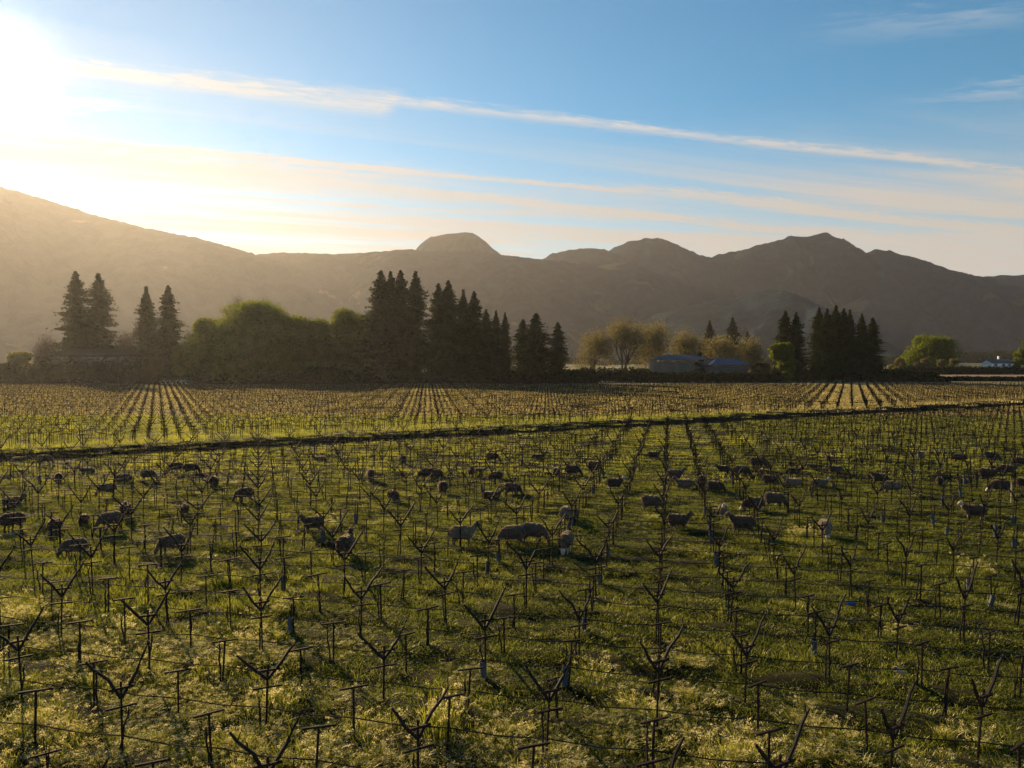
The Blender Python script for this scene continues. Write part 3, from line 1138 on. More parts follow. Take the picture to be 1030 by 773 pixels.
def airy_meshes(seed, w, h, m):
    """thinly leaved tree in early spring: limbs and twigs show through"""
    g = np.random.default_rng(seed)
    tb = MB()
    tips = []

    def grow(p, d, ln, r_, lv):
        q_ = p + d * ln
        tb.tube([p, (p + q_) / 2 + Vector(g.normal(0, ln * 0.05, 3)), q_], [r_, r_ * 0.85, r_ * 0.65], 5 if lv < 2 else 3, lv > 3)
        if lv >= 5:
            tips.append((q_, ln))
            return
        for k in range(3 if lv < 3 else 2):
            dd = (d + Vector(g.normal(0, 0.55, 3)) + Vector((0, 0, 0.02))).normalized()
            grow(q_, dd, ln * g.uniform(0.62, 0.85), r_ * 0.6, lv + 1)
    for k in range(3):
        grow(Vector((g.normal(0, .5), g.normal(0, .5), -0.3)), Vector((g.normal(0, .25), g.normal(0, .25), 1)).normalized(), h * 0.15, h * 0.016, 0)
    T_ = np.array([tuple(t[0]) for t in tips])
    s_ = np.array([w * 0.5 / max(1e-6, np.percentile(np.hypot(T_[:, 0], T_[:, 1]), 96)), h / T_[:, 2].max()])
    cen = np.repeat(T_, 24, 0) + g.normal(0, 0.85, (len(T_) * 24, 3)) * np.array([1, 1, 1.15])
    V, Q = quads(cen, 0, 0.10, 0.24, g)
    tr, cr = tb.mesh('trunk', M['bark']), np_mesh('crown', V, Q, m)
    for me in (tr, cr):
        me.transform(Matrix.Diagonal((s_[0], s_[0], s_[1], 1)))
    return tr, cr


def plant(name, meshes, p, rz=0.0, scale=(1, 1, 1)):
    root = empty(name, p, rz, scale)
    if meshes[0] is not None:
        link('trunk', meshes[0], root)
    link('crown', meshes[1], root)
    return root


CON = [conifer_meshes(1, 38, 6.9, power=0.62), conifer_meshes(2, 38, 6.2, power=0.55), conifer_meshes(3, 38, 7.4, power=0.72, gaps=0.4),
       conifer_meshes(4, 30, 7.0, bare=0.08, power=0.55, gaps=0.6)]


def conifer(px, top, depth, kind, wscale, label, group=None):
    p = at(px, top, depth)
    base_h = 30 if kind == 3 else 38
    s = p.z / base_h
    o = plant('conifer', CON[kind], (p.x, depth, 0), random.uniform(0, 6.28), (s * wscale, s * wscale, s))
    tag(o, label, 'tree', group or 'tall conifers beyond the vineyard')


conifer(76, 274, 262, 0, 1.05, 'tall hazy redwood left of its twin, leftmost conifer of all')
conifer(99, 276, 266, 1, 1.10, 'tall hazy redwood right of its twin, behind the low house on the left')
conifer(147, 289, 258, 2, 1.0, 'left tree of the shorter redwood pair beside the big round tree')
conifer(169, 288, 260, 0, 1.0, 'right tree of the shorter redwood pair, its crown touching the big round tree')
MID = [(383, 273, 246, 0, 1.15, 'dark redwood at the left edge of the big central grove, with long left branches'),
       (393, 274, 252, 1, 0.9, 'slim redwood top second from the left edge of the big central grove'),
       (403, 273, 248, 0, 1.0, 'dark redwood just left of the gap in the tallest part of the central grove'),
       (418, 274, 247, 1, 0.95, 'pointed redwood standing right of the gap in the tallest part of the central grove'),
       (441, 286, 249, 0, 1.0, 'left of two joined redwoods in the middle of the central grove'),
       (451, 283, 246, 1, 1.1, 'rounded higher one of two joined redwoods in the middle of the central grove'),
       (466, 292, 250, 2, 0.95, 'left redwood of the pair stepping down right of the grove middle'),
       (477, 294, 246, 0, 1.0, 'right redwood of the pair stepping down right of the grove middle'),
       (489, 312, 248, 1, 1.1, 'short bushy conifer filling the slope between the grove middle and two slender spires'),
       (499, 313, 249, 1, 0.75, 'left one of two slender spires at the right side of the central grove'),
       (508, 315, 246, 1, 0.7, 'right one of two slender spires at the right side of the central grove'),
       (526, 322, 252, 3, 1.0, 'ragged pine beside a taller pine, right of the slender spires'),
       (539, 316, 248, 3, 1.25, 'broad dark pine with pointed top right of the central grove'),
       (561, 325, 246, 3, 0.95, 'last narrow dark pine at the right end of the central grove')]
for a_ in MID:
    conifer(*a_)
RT = [(790, 313, 262, 0, 1.05, 'left conifer of the right hand grove, broad and blunt topped'),
      (801, 315, 259, 1, 1.0, 'conifer beside the blunt one at the left of the right hand grove'),
      (824, 310, 262, 0, 0.95, 'first tall spire right of the gap in the right hand grove'),
      (832, 311, 258, 1, 0.95, 'second spire right of the gap in the right hand grove'),
      (841, 308, 262, 0, 1.0, 'highest conifer in the middle of the right hand grove'),
      (849, 311, 259, 1, 0.95, 'conifer just right of the highest one in the right hand grove'),
      (855, 312, 263, 2, 0.9, 'conifer left of the notch at the right of the right hand grove'),
      (867, 316, 258, 1, 0.9, 'slim conifer next to last at the right of the right hand grove'),
      (878, 320, 260, 0, 1.1, 'last conifer sloping down at the right end of the right hand grove')]
for a_ in RT:
    conifer(*a_)
conifer(714, 323, 430, 2, 1.2, 'pale hazy conifer, left of the two far ones above the blue roof', 'far hazy conifers')
conifer(737, 320, 436, 2, 1.2, 'pale hazy conifer, taller of the two far ones above the blue roof', 'far hazy conifers')
conifer(752, 334, 440, 2, 1.2, 'smallest far hazy conifer, right of the pale pair', 'far hazy conifers')


def broad(px, top, depth, wpx, seed, m, label, base_px=None, cat='tree', name='broadleaf_tree', group=None, **kw):
    p = at(px, top, depth)
    w = wpx * depth / F
    ms = broad_meshes(seed, w, p.z, m, **kw)
    o = plant(name, ms, (p.x, depth, hgt(p.x, depth)))
    tag(o, label, cat, group)
    return o


broad(222, 320, 250, 92, 21, M['oak'], 'big round leafy tree, leftmost of the wide clump, gold green at one edge', nl=46, base=0.06)
broad(262, 303, 246, 104, 22, M['oak'], 'widest round leafy tree in the clump, with the highest dome', nl=56, base=0.06)
broad(305, 319, 250, 62, 23, M['oak'], 'round leafy tree at the right of the wide clump', nl=40, base=0.06)
broad(346, 309, 252, 44, 24, M['oak'], 'lighter green tree with small round top between wide clump and redwoods', nl=26, base=0.1, lobe=1.75)
broad(371, 329, 248, 38, 25, M['oak'], 'yellow green tree leaning against the left redwood of the central grove', nl=24, base=0.06, lobe=1.6)
broad(190, 348, 243, 30, 26, M['litbush'], 'small sunlit bush at the left foot of the big round trees', nl=12, base=0.1, cat='bush', name='bush', trunk=False)
broad(18, 354, 260, 36, 27, M['litbush'], 'bright yellow bush at the far left edge beneath the sun', nl=14, base=0.1, cat='bush', name='bush', trunk=False)
broad(786, 345, 252, 20, 28, M['oak'], 'small yellow green tree at the foot of the blunt left conifer, right hand grove', nl=14, base=0.12, lobe=1.9)
broad(936, 337, 420, 48, 29, M['oak'], 'lone round green tree standing right of the right hand grove', nl=34, base=0.12, lobe=1.3)
broad(1032, 342, 400, 26, 30, M['oak'], 'green tree cut off by the right edge of the view', nl=16, base=0.1)
for k, (px, tp, w_, lb) in enumerate([(905, 360, 24, 'long low yellow bush at the left of the row below the lone round tree'),
                                      (929, 361, 18, 'rounded yellow bush directly under the lone round tree'),
                                      (946, 362, 17, 'rounded yellow bush just right below the lone round tree'),
                                      (963, 361, 18, 'rightmost rounded yellow bush of the row below the lone round tree')]):
    broad(px, tp, 395, w_, 40 + k, M['willow'], lb, nl=10, base=0.05, cat='bush', name='bush', trunk=False, group='rounded yellow bushes in a row')
for k, (px, tp, dp, wp, lb) in enumerate([
        (597, 336, 318, 40, 'leftmost thin leaved yellow tree beside the last dark pine'),
        (628, 326, 312, 48, 'tallest thin leaved yellow tree left of the grey house'),
        (660, 329, 320, 44, 'thin leaved yellow tree rising behind the left end of the grey house'),
        (690, 336, 325, 40, 'thin leaved yellow tree rising behind the right end of the grey house'),
        (728, 344, 330, 42, 'low thin leaved yellow tree behind the blue roofed building'),
        (756, 347, 330, 36, 'low thin leaved yellow tree right of the blue roofed building')]):
    p = at(px, tp, dp)
    o = plant('leafing_tree', airy_meshes(60 + k, wp * dp / F, p.z, M['willow']), (p.x, dp, 0))
    tag(o, lb, 'tree', 'thinly leaved yellow trees round the grey house')
for k, (px, tp, wp, lb) in enumerate([(48, 346, 26, 'bare grey tree left of the tall redwood pair'), (128, 343, 24, 'bare grey tree between the two redwood pairs'),
                                      (236, 301, 22, 'bare twiggy treetop showing above the big round trees')]):
    dp = 275
    p = at(px, tp, dp)
    o = plant('leafing_tree', airy_meshes(80 + k, wp * dp / F, p.z, M['bark']), (p.x, dp, 0))
    tag(o, lb, 'tree')


# hedges and thickets along the far edge of the vineyard
def hedge(x0, x1, top0, top1, depth, seed, label, depth_m=4.0, name='hedge', m=None, dens=170):
    g = np.random.default_rng(seed)
    a_, b_ = at(x0, top0, depth), at(x1, top1, depth)
    L_ = b_.x - a_.x
    cen = []
    n = int(L_ * dens)
    u = g.random(n)
    x = a_.x + L_ * u
    top = a_.z + (b_.z - a_.z) * u
    bump = np.array([1 + 0.16 * mn.noise(Vector((xx * 0.22, seed, 0))) + 0.10 * mn.noise(Vector((xx * 0.7, seed, 3))) for xx in x])
    end = np.minimum(1, np.minimum(u, 1 - u) * L_ / 4.0) ** 0.5
    th = g.random(n) * PI
    rr = 1 - 0.4 * g.random(n) ** 2
    y = depth + np.cos(th) * depth_m * 0.5 * rr
    z = np.sin(th) ** 0.6 * top * bump * end * rr
    z *= g.random(n) ** 0.45
    cen = np.stack([x, y, np.maximum(z, 0.05)], 1)
    V, Q = quads(cen, 0, 0.25, 0.62, g)
    o = link(name, np_mesh(name, V, Q, m or M['hedge']))
    tag(o, label, 'hedge')


hedge(-60, 62, 372, 366, 236, 1, 'low hedge along the field edge at the far left, under the yellow bush')
hedge(28, 152, 359, 360, 238, 2, 'taller hazy thicket in front of the low house on the left', 6)
hedge(140, 400, 377, 374, 234, 3, 'long dark hedge at the foot of the big round trees', 5)
hedge(300, 400, 368, 368, 237, 4, 'dark thicket between the round trees and the left redwoods', 6)
hedge(385, 600, 373, 372, 238, 5, 'long dark hedge at the foot of the central conifer grove', 5)
hedge(560, 660, 370, 369, 252, 6, 'dark bumpy hedge in front of the yellow trees, left of the grey house', 6)
hedge(640, 790, 374, 374, 248, 7, 'low dark hedge running in front of the grey house and blue roof', 5)
hedge(752, 905, 369, 369, 254, 8, 'dark hedge at the foot of the right hand conifer grove', 7)
hedge(880, 950, 370, 374, 252, 9, 'dark sloping thicket right of the right hand conifer grove', 7)
hedge(900, 1130, 368.3, 368.3, 380, 10, 'long even dark hedge running below the white house at far right', 4)
hedge(935, 1150, 379, 379, 262, 11, 'low dark hedge closing the field at far right, before the bare strip', 3)
p_ = at(704, 356, 292)
broad(704, 355, 290, 12, 51, M['hedge'], 'narrow dark bush against the right end of the grey house', nl=10, base=0.05, cat='bush', name='bush', trunk=False)
broad(770, 366, 280, 30, 52, M['hedge'], 'dark round bush between the blue roof and the right hand grove', nl=12, base=0.05, cat='bush', name='bush', trunk=False)
broad(5, 366, 240, 24, 53, M['hedge'], 'dark round bush cut off by the left edge of the view', nl=12, base=0.05, cat='bush', name='bush', trunk=False)

# bare strip of ploughed ground at far right
st_ = MB()
q1, q2, q3, q4 = at(930, 378.5, 275), at(1200, 378.5, 275), at(1200, 375, 372), at(925, 375, 372)
st_.add([(q1.x, 268, 0.06), (q2.x, 268, 0.06), (q3.x, 374, 0.06), (q4.x, 374, 0.06)], [(0, 1, 2, 3)])
M['plough'] = principled('ploughed_soil', (0.16, 0.11, 0.08), (0.21, 0.15, 0.11), 0.4, 1.0, obj=False, spec=0.05)
tag(st_.build('path', M['plough']), kind='structure')

# wooded rise far across the valley on the right: reads as one mass
g = np.random.default_rng(5)
n = 26000
x = g.uniform(-100, 620, n)
y = 900 + g.normal(0, 18, n)
tp = np.array([(9 + 7 * mn.noise(Vector((xx * 0.012, 1, 0))) + 5 * mn.noise(Vector((xx * 0.05, 2, 0))) + max(0, (xx - 430) * 0.05)) for xx in x])
z = np.maximum(0.2, tp * (1 - 0.75 * g.random(n) ** 1.6))
V, Q = quads(np.stack([x, y, z], 1), 0, 0.8, 1.9, g)
tag(link('far_woodland', np_mesh('far_woodland', V, Q, M['hedge'])), 'hazy belt of far trees across the valley on the right', 'woodland', kind='stuff')


# ------------------------------------------------------------------ houses
def hip_roof(mb, w, d, z0, z1, over=0.6, ridge=0.5):
    hw, hd = w / 2 + over, d / 2 + over
    rw = hw * ridge
    vs = [(-hw, -hd, z0), (hw, -hd, z0), (hw, hd, z0), (-hw, hd, z0), (-rw, 0, z1), (rw, 0, z1),
          (-hw, -hd, z0 - 0.25), (hw, -hd, z0 - 0.25), (hw, hd, z0 - 0.25), (-hw, hd, z0 - 0.25)]
    mb.add(vs, [(0, 1, 5, 4), (1, 2, 5), (2, 3, 4, 5), (3, 0, 4), (6, 7, 1, 0), (7, 8, 2, 1), (8, 9, 3, 2), (9, 6, 0, 3), (9, 8, 7, 6)])


def gable_roof(mb, w, d, z0, z1, over=0.5):
    hw, hd = w / 2 + over, d / 2 + over
    t = 0.25
    vs = [(-hw, -hd, z0), (hw, -hd, z0), (hw, 0, z1), (-hw, 0, z1), (hw, hd, z0), (-hw, hd, z0)]
    vs += [(a, b, c - t) for a, b, c in vs]
    mb.add(vs, [(0, 1, 2, 3), (3, 2, 4, 5), (6, 9, 8, 7), (9, 11, 10, 8), (0, 6, 7, 1), (4, 10, 11, 5), (1, 7, 8, 2), (2, 8, 10, 4), (3, 9, 6, 0), (5, 11, 9, 3)])


def house(px, py_ridge, py_eave, depth, wpx, d, wall_m, roof_m, label, wins, hip=True, chimney=None, ridge=0.5, rz=0.0, gable=False):
    ridge_p, eave_p = at(px, py_ridge, depth), at(px, py_eave, depth)
    w = wpx * depth / F
    root = empty('house', (ridge_p.x, depth, 0), rz)
    wl = MB()
    wl.box((0, 0, (eave_p.z - 0.8) / 2 - 0.2), (w, d, eave_p.z - 0.4))
    if gable:
        wl.add([(-w / 2, -d / 2, eave_p.z - .61), (-w / 2, d / 2, eave_p.z - .61), (-w / 2, 0, ridge_p.z - 0.5), (w / 2, -d / 2, eave_p.z - .61), (w / 2, d / 2, eave_p.z - .61), (w / 2, 0, ridge_p.z - 0.5)],
               [(0, 2, 1), (3, 4, 5), (0, 3, 5, 2), (1, 2, 5, 4)])
    wl.build('wall', wall_m, root)
    rf = MB()
    (gable_roof if gable else hip_roof)(rf, w, d, eave_p.z, ridge_p.z, *(() if gable else (0.7, ridge)))
    ro = rf.build('roof', roof_m, root)
    if chimney:
        cm = MB()
        cm.box((chimney * w, 0.6, ridge_p.z + 0.2), (0.9, 0.9, 2.6))
        cm.box((chimney * w, 0.6, ridge_p.z + 1.56), (1.1, 1.1, 0.12))
        cm.build('chimney', wall_m, ro)
    for (u, zc, ww, hh, kind) in wins:
        fr = MB()
        x_ = u * w
        yf = -d / 2 - 0.03
        t = 0.12
        fr.box((x_ - ww / 2 - t / 2, yf, zc), (t, 0.12, hh + 2 * t))
        fr.box((x_ + ww / 2 + t / 2, yf, zc), (t, 0.12, hh + 2 * t))
        fr.box((x_, yf, zc + hh / 2 + t / 2), (ww - 0.004, 0.118, t))
        fr.box((x_, yf, zc - hh / 2 - t / 2), (ww - 0.004, 0.118, t))
        f_ = fr.build(kind, M['timber'], root)
        pn = MB()
        pn.box((x_, yf + 0.02, zc), (ww - 0.004, 0.04, hh - 0.004))
        pn.build('pane' if kind == 'window' else 'leaf_panel', M['pane'] if kind == 'window' else M['timber'], f_)
    tag(root, label, 'house')
    return root


house(102, 351, 357, 256, 84, 12, M['wall_tan'], M['roof_brown'], 'long low house half lost in golden haze under the tall redwood pair',
      [(-0.35, 5.5, 1.6, 1.8, 'window'), (-0.15, 5.5, 1.6, 1.8, 'window'), (0.1, 5.5, 1.6, 1.8, 'window'), (0.3, 5.5, 1.6, 1.8, 'window'), (0.0, 1.4, 1.3, 2.3, 'door')], ridge=0.7)
house(684, 357, 362, 296, 58, 13, M['wall_grey'], M['roof_slate'], 'grey two storey house with a bluish slate roof in front of yellow trees',
      [(-0.36, 4.6, 1.8, 2.0, 'window'), (-0.14, 4.6, 1.8, 2.0, 'window'), (0.1, 4.6, 1.8, 2.0, 'window'), (0.33, 4.6, 1.8, 2.0, 'window'), (-0.03, 1.3, 1.4, 2.3, 'door')], ridge=0.45)
house(731, 361, 367, 286, 36, 9, M['wall_grey'], M['roof_blue'], 'small building with a blue roof right of the grey house',
      [(-0.25, 2.6, 1.4, 1.4, 'window'), (0.25, 2.6, 1.4, 1.4, 'window'), (0.0, 1.2, 1.2, 2.1, 'door')], ridge=0.5, chimney=-0.2)
house(1003, 361.5, 364.5, 402, 22, 9, M['wall_white'], M['roof_slate'], 'white walled house with a dark roof and chimney at the far right',
      [(-0.3, 4.8, 1.3, 1.2, 'window'), (0.05, 4.8, 1.3, 1.2, 'window'), (0.32, 4.8, 1.3, 1.2, 'window')], gable=True, chimney=0.1)

# pale low field wall seen through the haze on the left
fw = MB()
a_, b_ = at(160, 384.0, 232), at(192, 384.0, 232)
fw.box(((a_.x + b_.x) / 2, 232.0, 0.55), (b_.x - a_.x, 0.3, 1.1))
fw.box(((a_.x + b_.x) / 2, 232.0, 1.14), (b_.x - a_.x + 0.1, 0.42, 0.08))
tag(fw.build('field_wall', M['wall_white']), 'short pale low wall at the field edge below the shorter redwood pair', 'wall')


# ------------------------------------------------------------------ sheep
def ellipsoid(bm, c, r, rot=None, seg=14):
    m_ = Matrix.Translation(c)
    if rot is not None:
        m_ = m_ @ rot.to_4x4()
    m_ = m_ @ Matrix.Diagonal((r[0], r[1], r[2], 1))
    bmesh.ops.create_uvsphere(bm, u_segments=seg, v_segments=seg - 4, radius=1.0, matrix=m_)


def limb(bm, pts, rad):
    """tapered chain of overlapping balls and cones; fused by the remesh below"""
    pts = [Vector(p) for p in pts]
    for i in range(len(pts) - 1):
        a_, b_ = pts[i], pts[i + 1]
        d = b_ - a_
        m_ = Matrix.Translation((a_ + b_) / 2) @ d.to_track_quat('Z', 'Y').to_matrix().to_4x4()
        bmesh.ops.create_cone(bm, cap_ends=True, segments=10, radius1=rad[i], radius2=rad[i + 1], depth=d.length, matrix=m_)
    for p, r_ in zip(pts, rad):
        bmesh.ops.create_uvsphere(bm, u_segments=10, v_segments=8, radius=r_, matrix=Matrix.Translation(p))


def sheep_mesh(pose, seed, mats):
    bm = bmesh.new()
    low = pose == 'lying'
    bz = 0.33 if low else 0.57
    # trunk: deep chest, full rump, slightly hollow back
    ellipsoid(bm, (0.22, 0, bz - 0.01), (0.30, 0.265, 0.29))
    ellipsoid(bm, (-0.05, 0, bz + 0.005), (0.42, 0.285, 0.285))
    ellipsoid(bm, (-0.30, 0, bz + 0.015), (0.27, 0.27, 0.29))
    if pose == 'graze':
        limb(bm, [(0.40, 0, bz + 0.03), (0.58, 0, bz - 0.16), (0.66, 0, bz - 0.32)], [0.17, 0.12, 0.085])
        hc, hd = Vector((0.70, 0.0, 0.20)), Vector((0.35, 0, -0.94)).normalized()
    elif pose == 'turned':
        limb(bm, [(0.40, 0, bz + 0.07), (0.54, 0.05, bz + 0.20), (0.58, 0.10, bz + 0.30)], [0.17, 0.125, 0.09])
        hc, hd = Vector((0.58, 0.20, bz + 0.33)), Vector((0.35, 0.9, -0.25)).normalized()
    else:
        limb(bm, [(0.40, 0, bz + 0.07), (0.55, 0, bz + 0.20), (0.61, 0, bz + 0.31)], [0.17, 0.125, 0.09])
        hc, hd = Vector((0.68, 0, bz + 0.35)), Vector((0.9, 0, -0.42)).normalized()
    rot = hd.to_track_quat('X', 'Z').to_matrix()
    up = rot @ Vector((0, 0, 1))
    sd = rot @ Vector((0, 1, 0))
    ellipsoid(bm, hc, (0.14, 0.09, 0.10), rot)                       # skull
    ellipsoid(bm, hc + hd * 0.11 - up * 0.012, (0.095, 0.052, 0.056), rot)     # muzzle
    for s in (-1, 1):                                                   # ears
        er = (sd * s * 0.9 - hd * 0.25 - up * 0.15).normalized()
        ellipsoid(bm, hc - hd * 0.07 + up * 0.035 + er * 0.11, (0.075, 0.022, 0.03), er.to_track_quat('X', 'Z').to_matrix(), 10)
    if low:
        for s in (-1, 1):
            limb(bm, [(0.30, 0.17 * s, 0.24), (0.46, 0.18 * s, 0.10), (0.28, 0.17 * s, 0.06)], [0.09, 0.055, 0.035])
            limb(bm, [(-0.28, 0.2 * s, 0.24), (-0.02, 0.26 * s, 0.12), (-0.26, 0.26 * s, 0.06), (-0.06, 0.27 * s, 0.05)], [0.14, 0.075, 0.045, 0.03])
    else:
        st_ = 0.12 if pose == 'walk' else 0.03
        for s in (-1, 1):
            k = s * st_
            limb(bm, [(0.30, 0.12 * s, 0.48), (0.29 + k * 0.5, 0.125 * s, 0.29), (0.30 + k, 0.125 * s, 0.05), (0.325 + k, 0.125 * s, 0.02)],
                 [0.105, 0.050, 0.030, 0.034])
            limb(bm, [(-0.33, 0.13 * s, 0.50), (-0.25 - k * 0.4, 0.14 * s, 0.36), (-0.40 - k, 0.135 * s, 0.22), (-0.375 - k, 0.13 * s, 0.05), (-0.35 - k, 0.13 * s, 0.02)],
                 [0.15, 0.085, 0.038, 0.030, 0.034])
    limb(bm, [(-0.54, 0, bz + 0.10), (-0.585, 0, bz - 0.04), (-0.575, 0, bz - 0.17)], [0.055, 0.042, 0.03])   # tail
    me0 = bpy.data.meshes.new('sheep_raw')
    bm.to_mesh(me0)
    bm.free()
    tmp = bpy.data.objects.new('sheep_raw', me0)
    COL.objects.link(tmp)
    rm = tmp.modifiers.new('fuse', 'REMESH')
    rm.mode = 'VOXEL'
    rm.voxel_size = 0.020
    sm = tmp.modifiers.new('smooth', 'SMOOTH')
    sm.factor = 0.5
    sm.iterations = 2
    dg = bpy.context.evaluated_depsgraph_get()
    me = bpy.data.meshes.new_from_object(tmp.evaluated_get(dg))
    bpy.data.objects.remove(tmp)
    # fleece: lumpy locks on the trunk, smooth face and legs
    n = len(me.vertices)
    co = np.empty(n * 3, np.float32)
    me.vertices.foreach_get('co', co)
    co = co.reshape(-1, 3)
    no = np.empty(n * 3, np.float32)
    me.vertices.foreach_get('normal', no)
    no = no.reshape(-1, 3)
    hv = np.array(hc)
    bare_ = (np.linalg.norm(co - hv - np.array(hd) * 0.06, axis=1) < 0.20) | (co[:, 2] < (0.10 if low else 0.30))
    for i in range(n):
        if not bare_[i]:
            p = Vector(co[i] * 13)
            k = abs(mn.noise(p + Vector((seed, 0, 0)))) * 0.035 + mn.noise(p * 2.3) * 0.012
            co[i] += no[i] * k
    me.vertices.foreach_set('co', co.ravel())
    me.materials.clear()
    for m_ in mats:
        me.materials.append(m_)
    vi = np.empty(len(me.loops), np.int32)
    me.loops.foreach_get('vertex_index', vi)
    mi = np.zeros(len(me.polygons), np.int32)
    ls = np.empty(len(me.polygons), np.int32)
    me.polygons.foreach_get('loop_start', ls)
    mi[bare_[vi[ls]]] = 1
    me.polygons.foreach_set('material_index', mi)
    me.polygons.foreach_set('use_smooth', [True] * len(me.polygons))
    me.update()
    return me


def wool(name, c1, c2):
    m, nt, out = mat(name)
    vec = nt.node('ShaderNodeTexCoord').outputs['Object']
    col = nt.mix(nt.smooth(nt.noise(vec, 7, 5, 0.65), 0.35, 0.65), rgb(*c1), rgb(*c2))
    d = nt.node('ShaderNodeBsdfDiffuse')
    d.inputs['Roughness'].default_value = 0.8
    sh = nt.node('ShaderNodeBsdfSheen')
    nt.l.new(col, d.inputs[0])
    sh.inputs['Roughness'].default_value = 0.3
    sh.inputs[0].default_value = rgb(0.9, 0.75, 0.55)
    b = nt.node('ShaderNodeBump')
    b.inputs['Strength'].default_value = 0.6
    b.inputs['Distance'].default_value = 0.02
    nt.set(b.inputs['Height'], nt.noise(vec, 45, 4, 0.6))
    nt.l.new(b.outputs[0], d.inputs['Normal'])
    ad = nt.node('ShaderNodeAddShader')
    nt.l.new(d.outputs[0], ad.inputs[0])
    nt.l.new(sh.outputs[0], ad.inputs[1])
    nt.l.new(ad.outputs[0], out.inputs[0])
    return m


W_BROWN = wool('brown_fleece', (0.085, 0.06, 0.043), (0.14, 0.10, 0.073))
W_GREY = wool('grey_fleece', (0.055, 0.038, 0.027), (0.095, 0.07, 0.05))
W_CREAM = wool('cream_fleece', (0.15, 0.115, 0.08), (0.22, 0.17, 0.12))
FACE_D = principled('dark_face', (0.07, 0.05, 0.04), (0.11, 0.08, 0.06), 6, 0.85)
FACE_P = principled('pale_face', (0.42, 0.33, 0.25), (0.52, 0.42, 0.33), 6, 0.85)
SH = {}
for ps_ in ('graze', 'stand', 'turned', 'lying', 'walk'):
    SH[ps_] = sheep_mesh(ps_, hash(ps_) % 7 if False else len(ps_), [W_BROWN, FACE_D])
SHV = {}


def sheep_variant(pose, wl, face):
    key = (pose, wl, face)
    if key not in SHV:
        me = SH[pose].copy()
        me.materials[0] = {'b': W_BROWN, 'g': W_GREY, 'c': W_CREAM}[wl]
        me.materials[1] = FACE_P if face == 'p' else FACE_D
        SHV[key] = me
    return SHV[key]


G_, S_, T_, L_, W_ = 'graze', 'stand', 'turned', 'lying', 'walk'
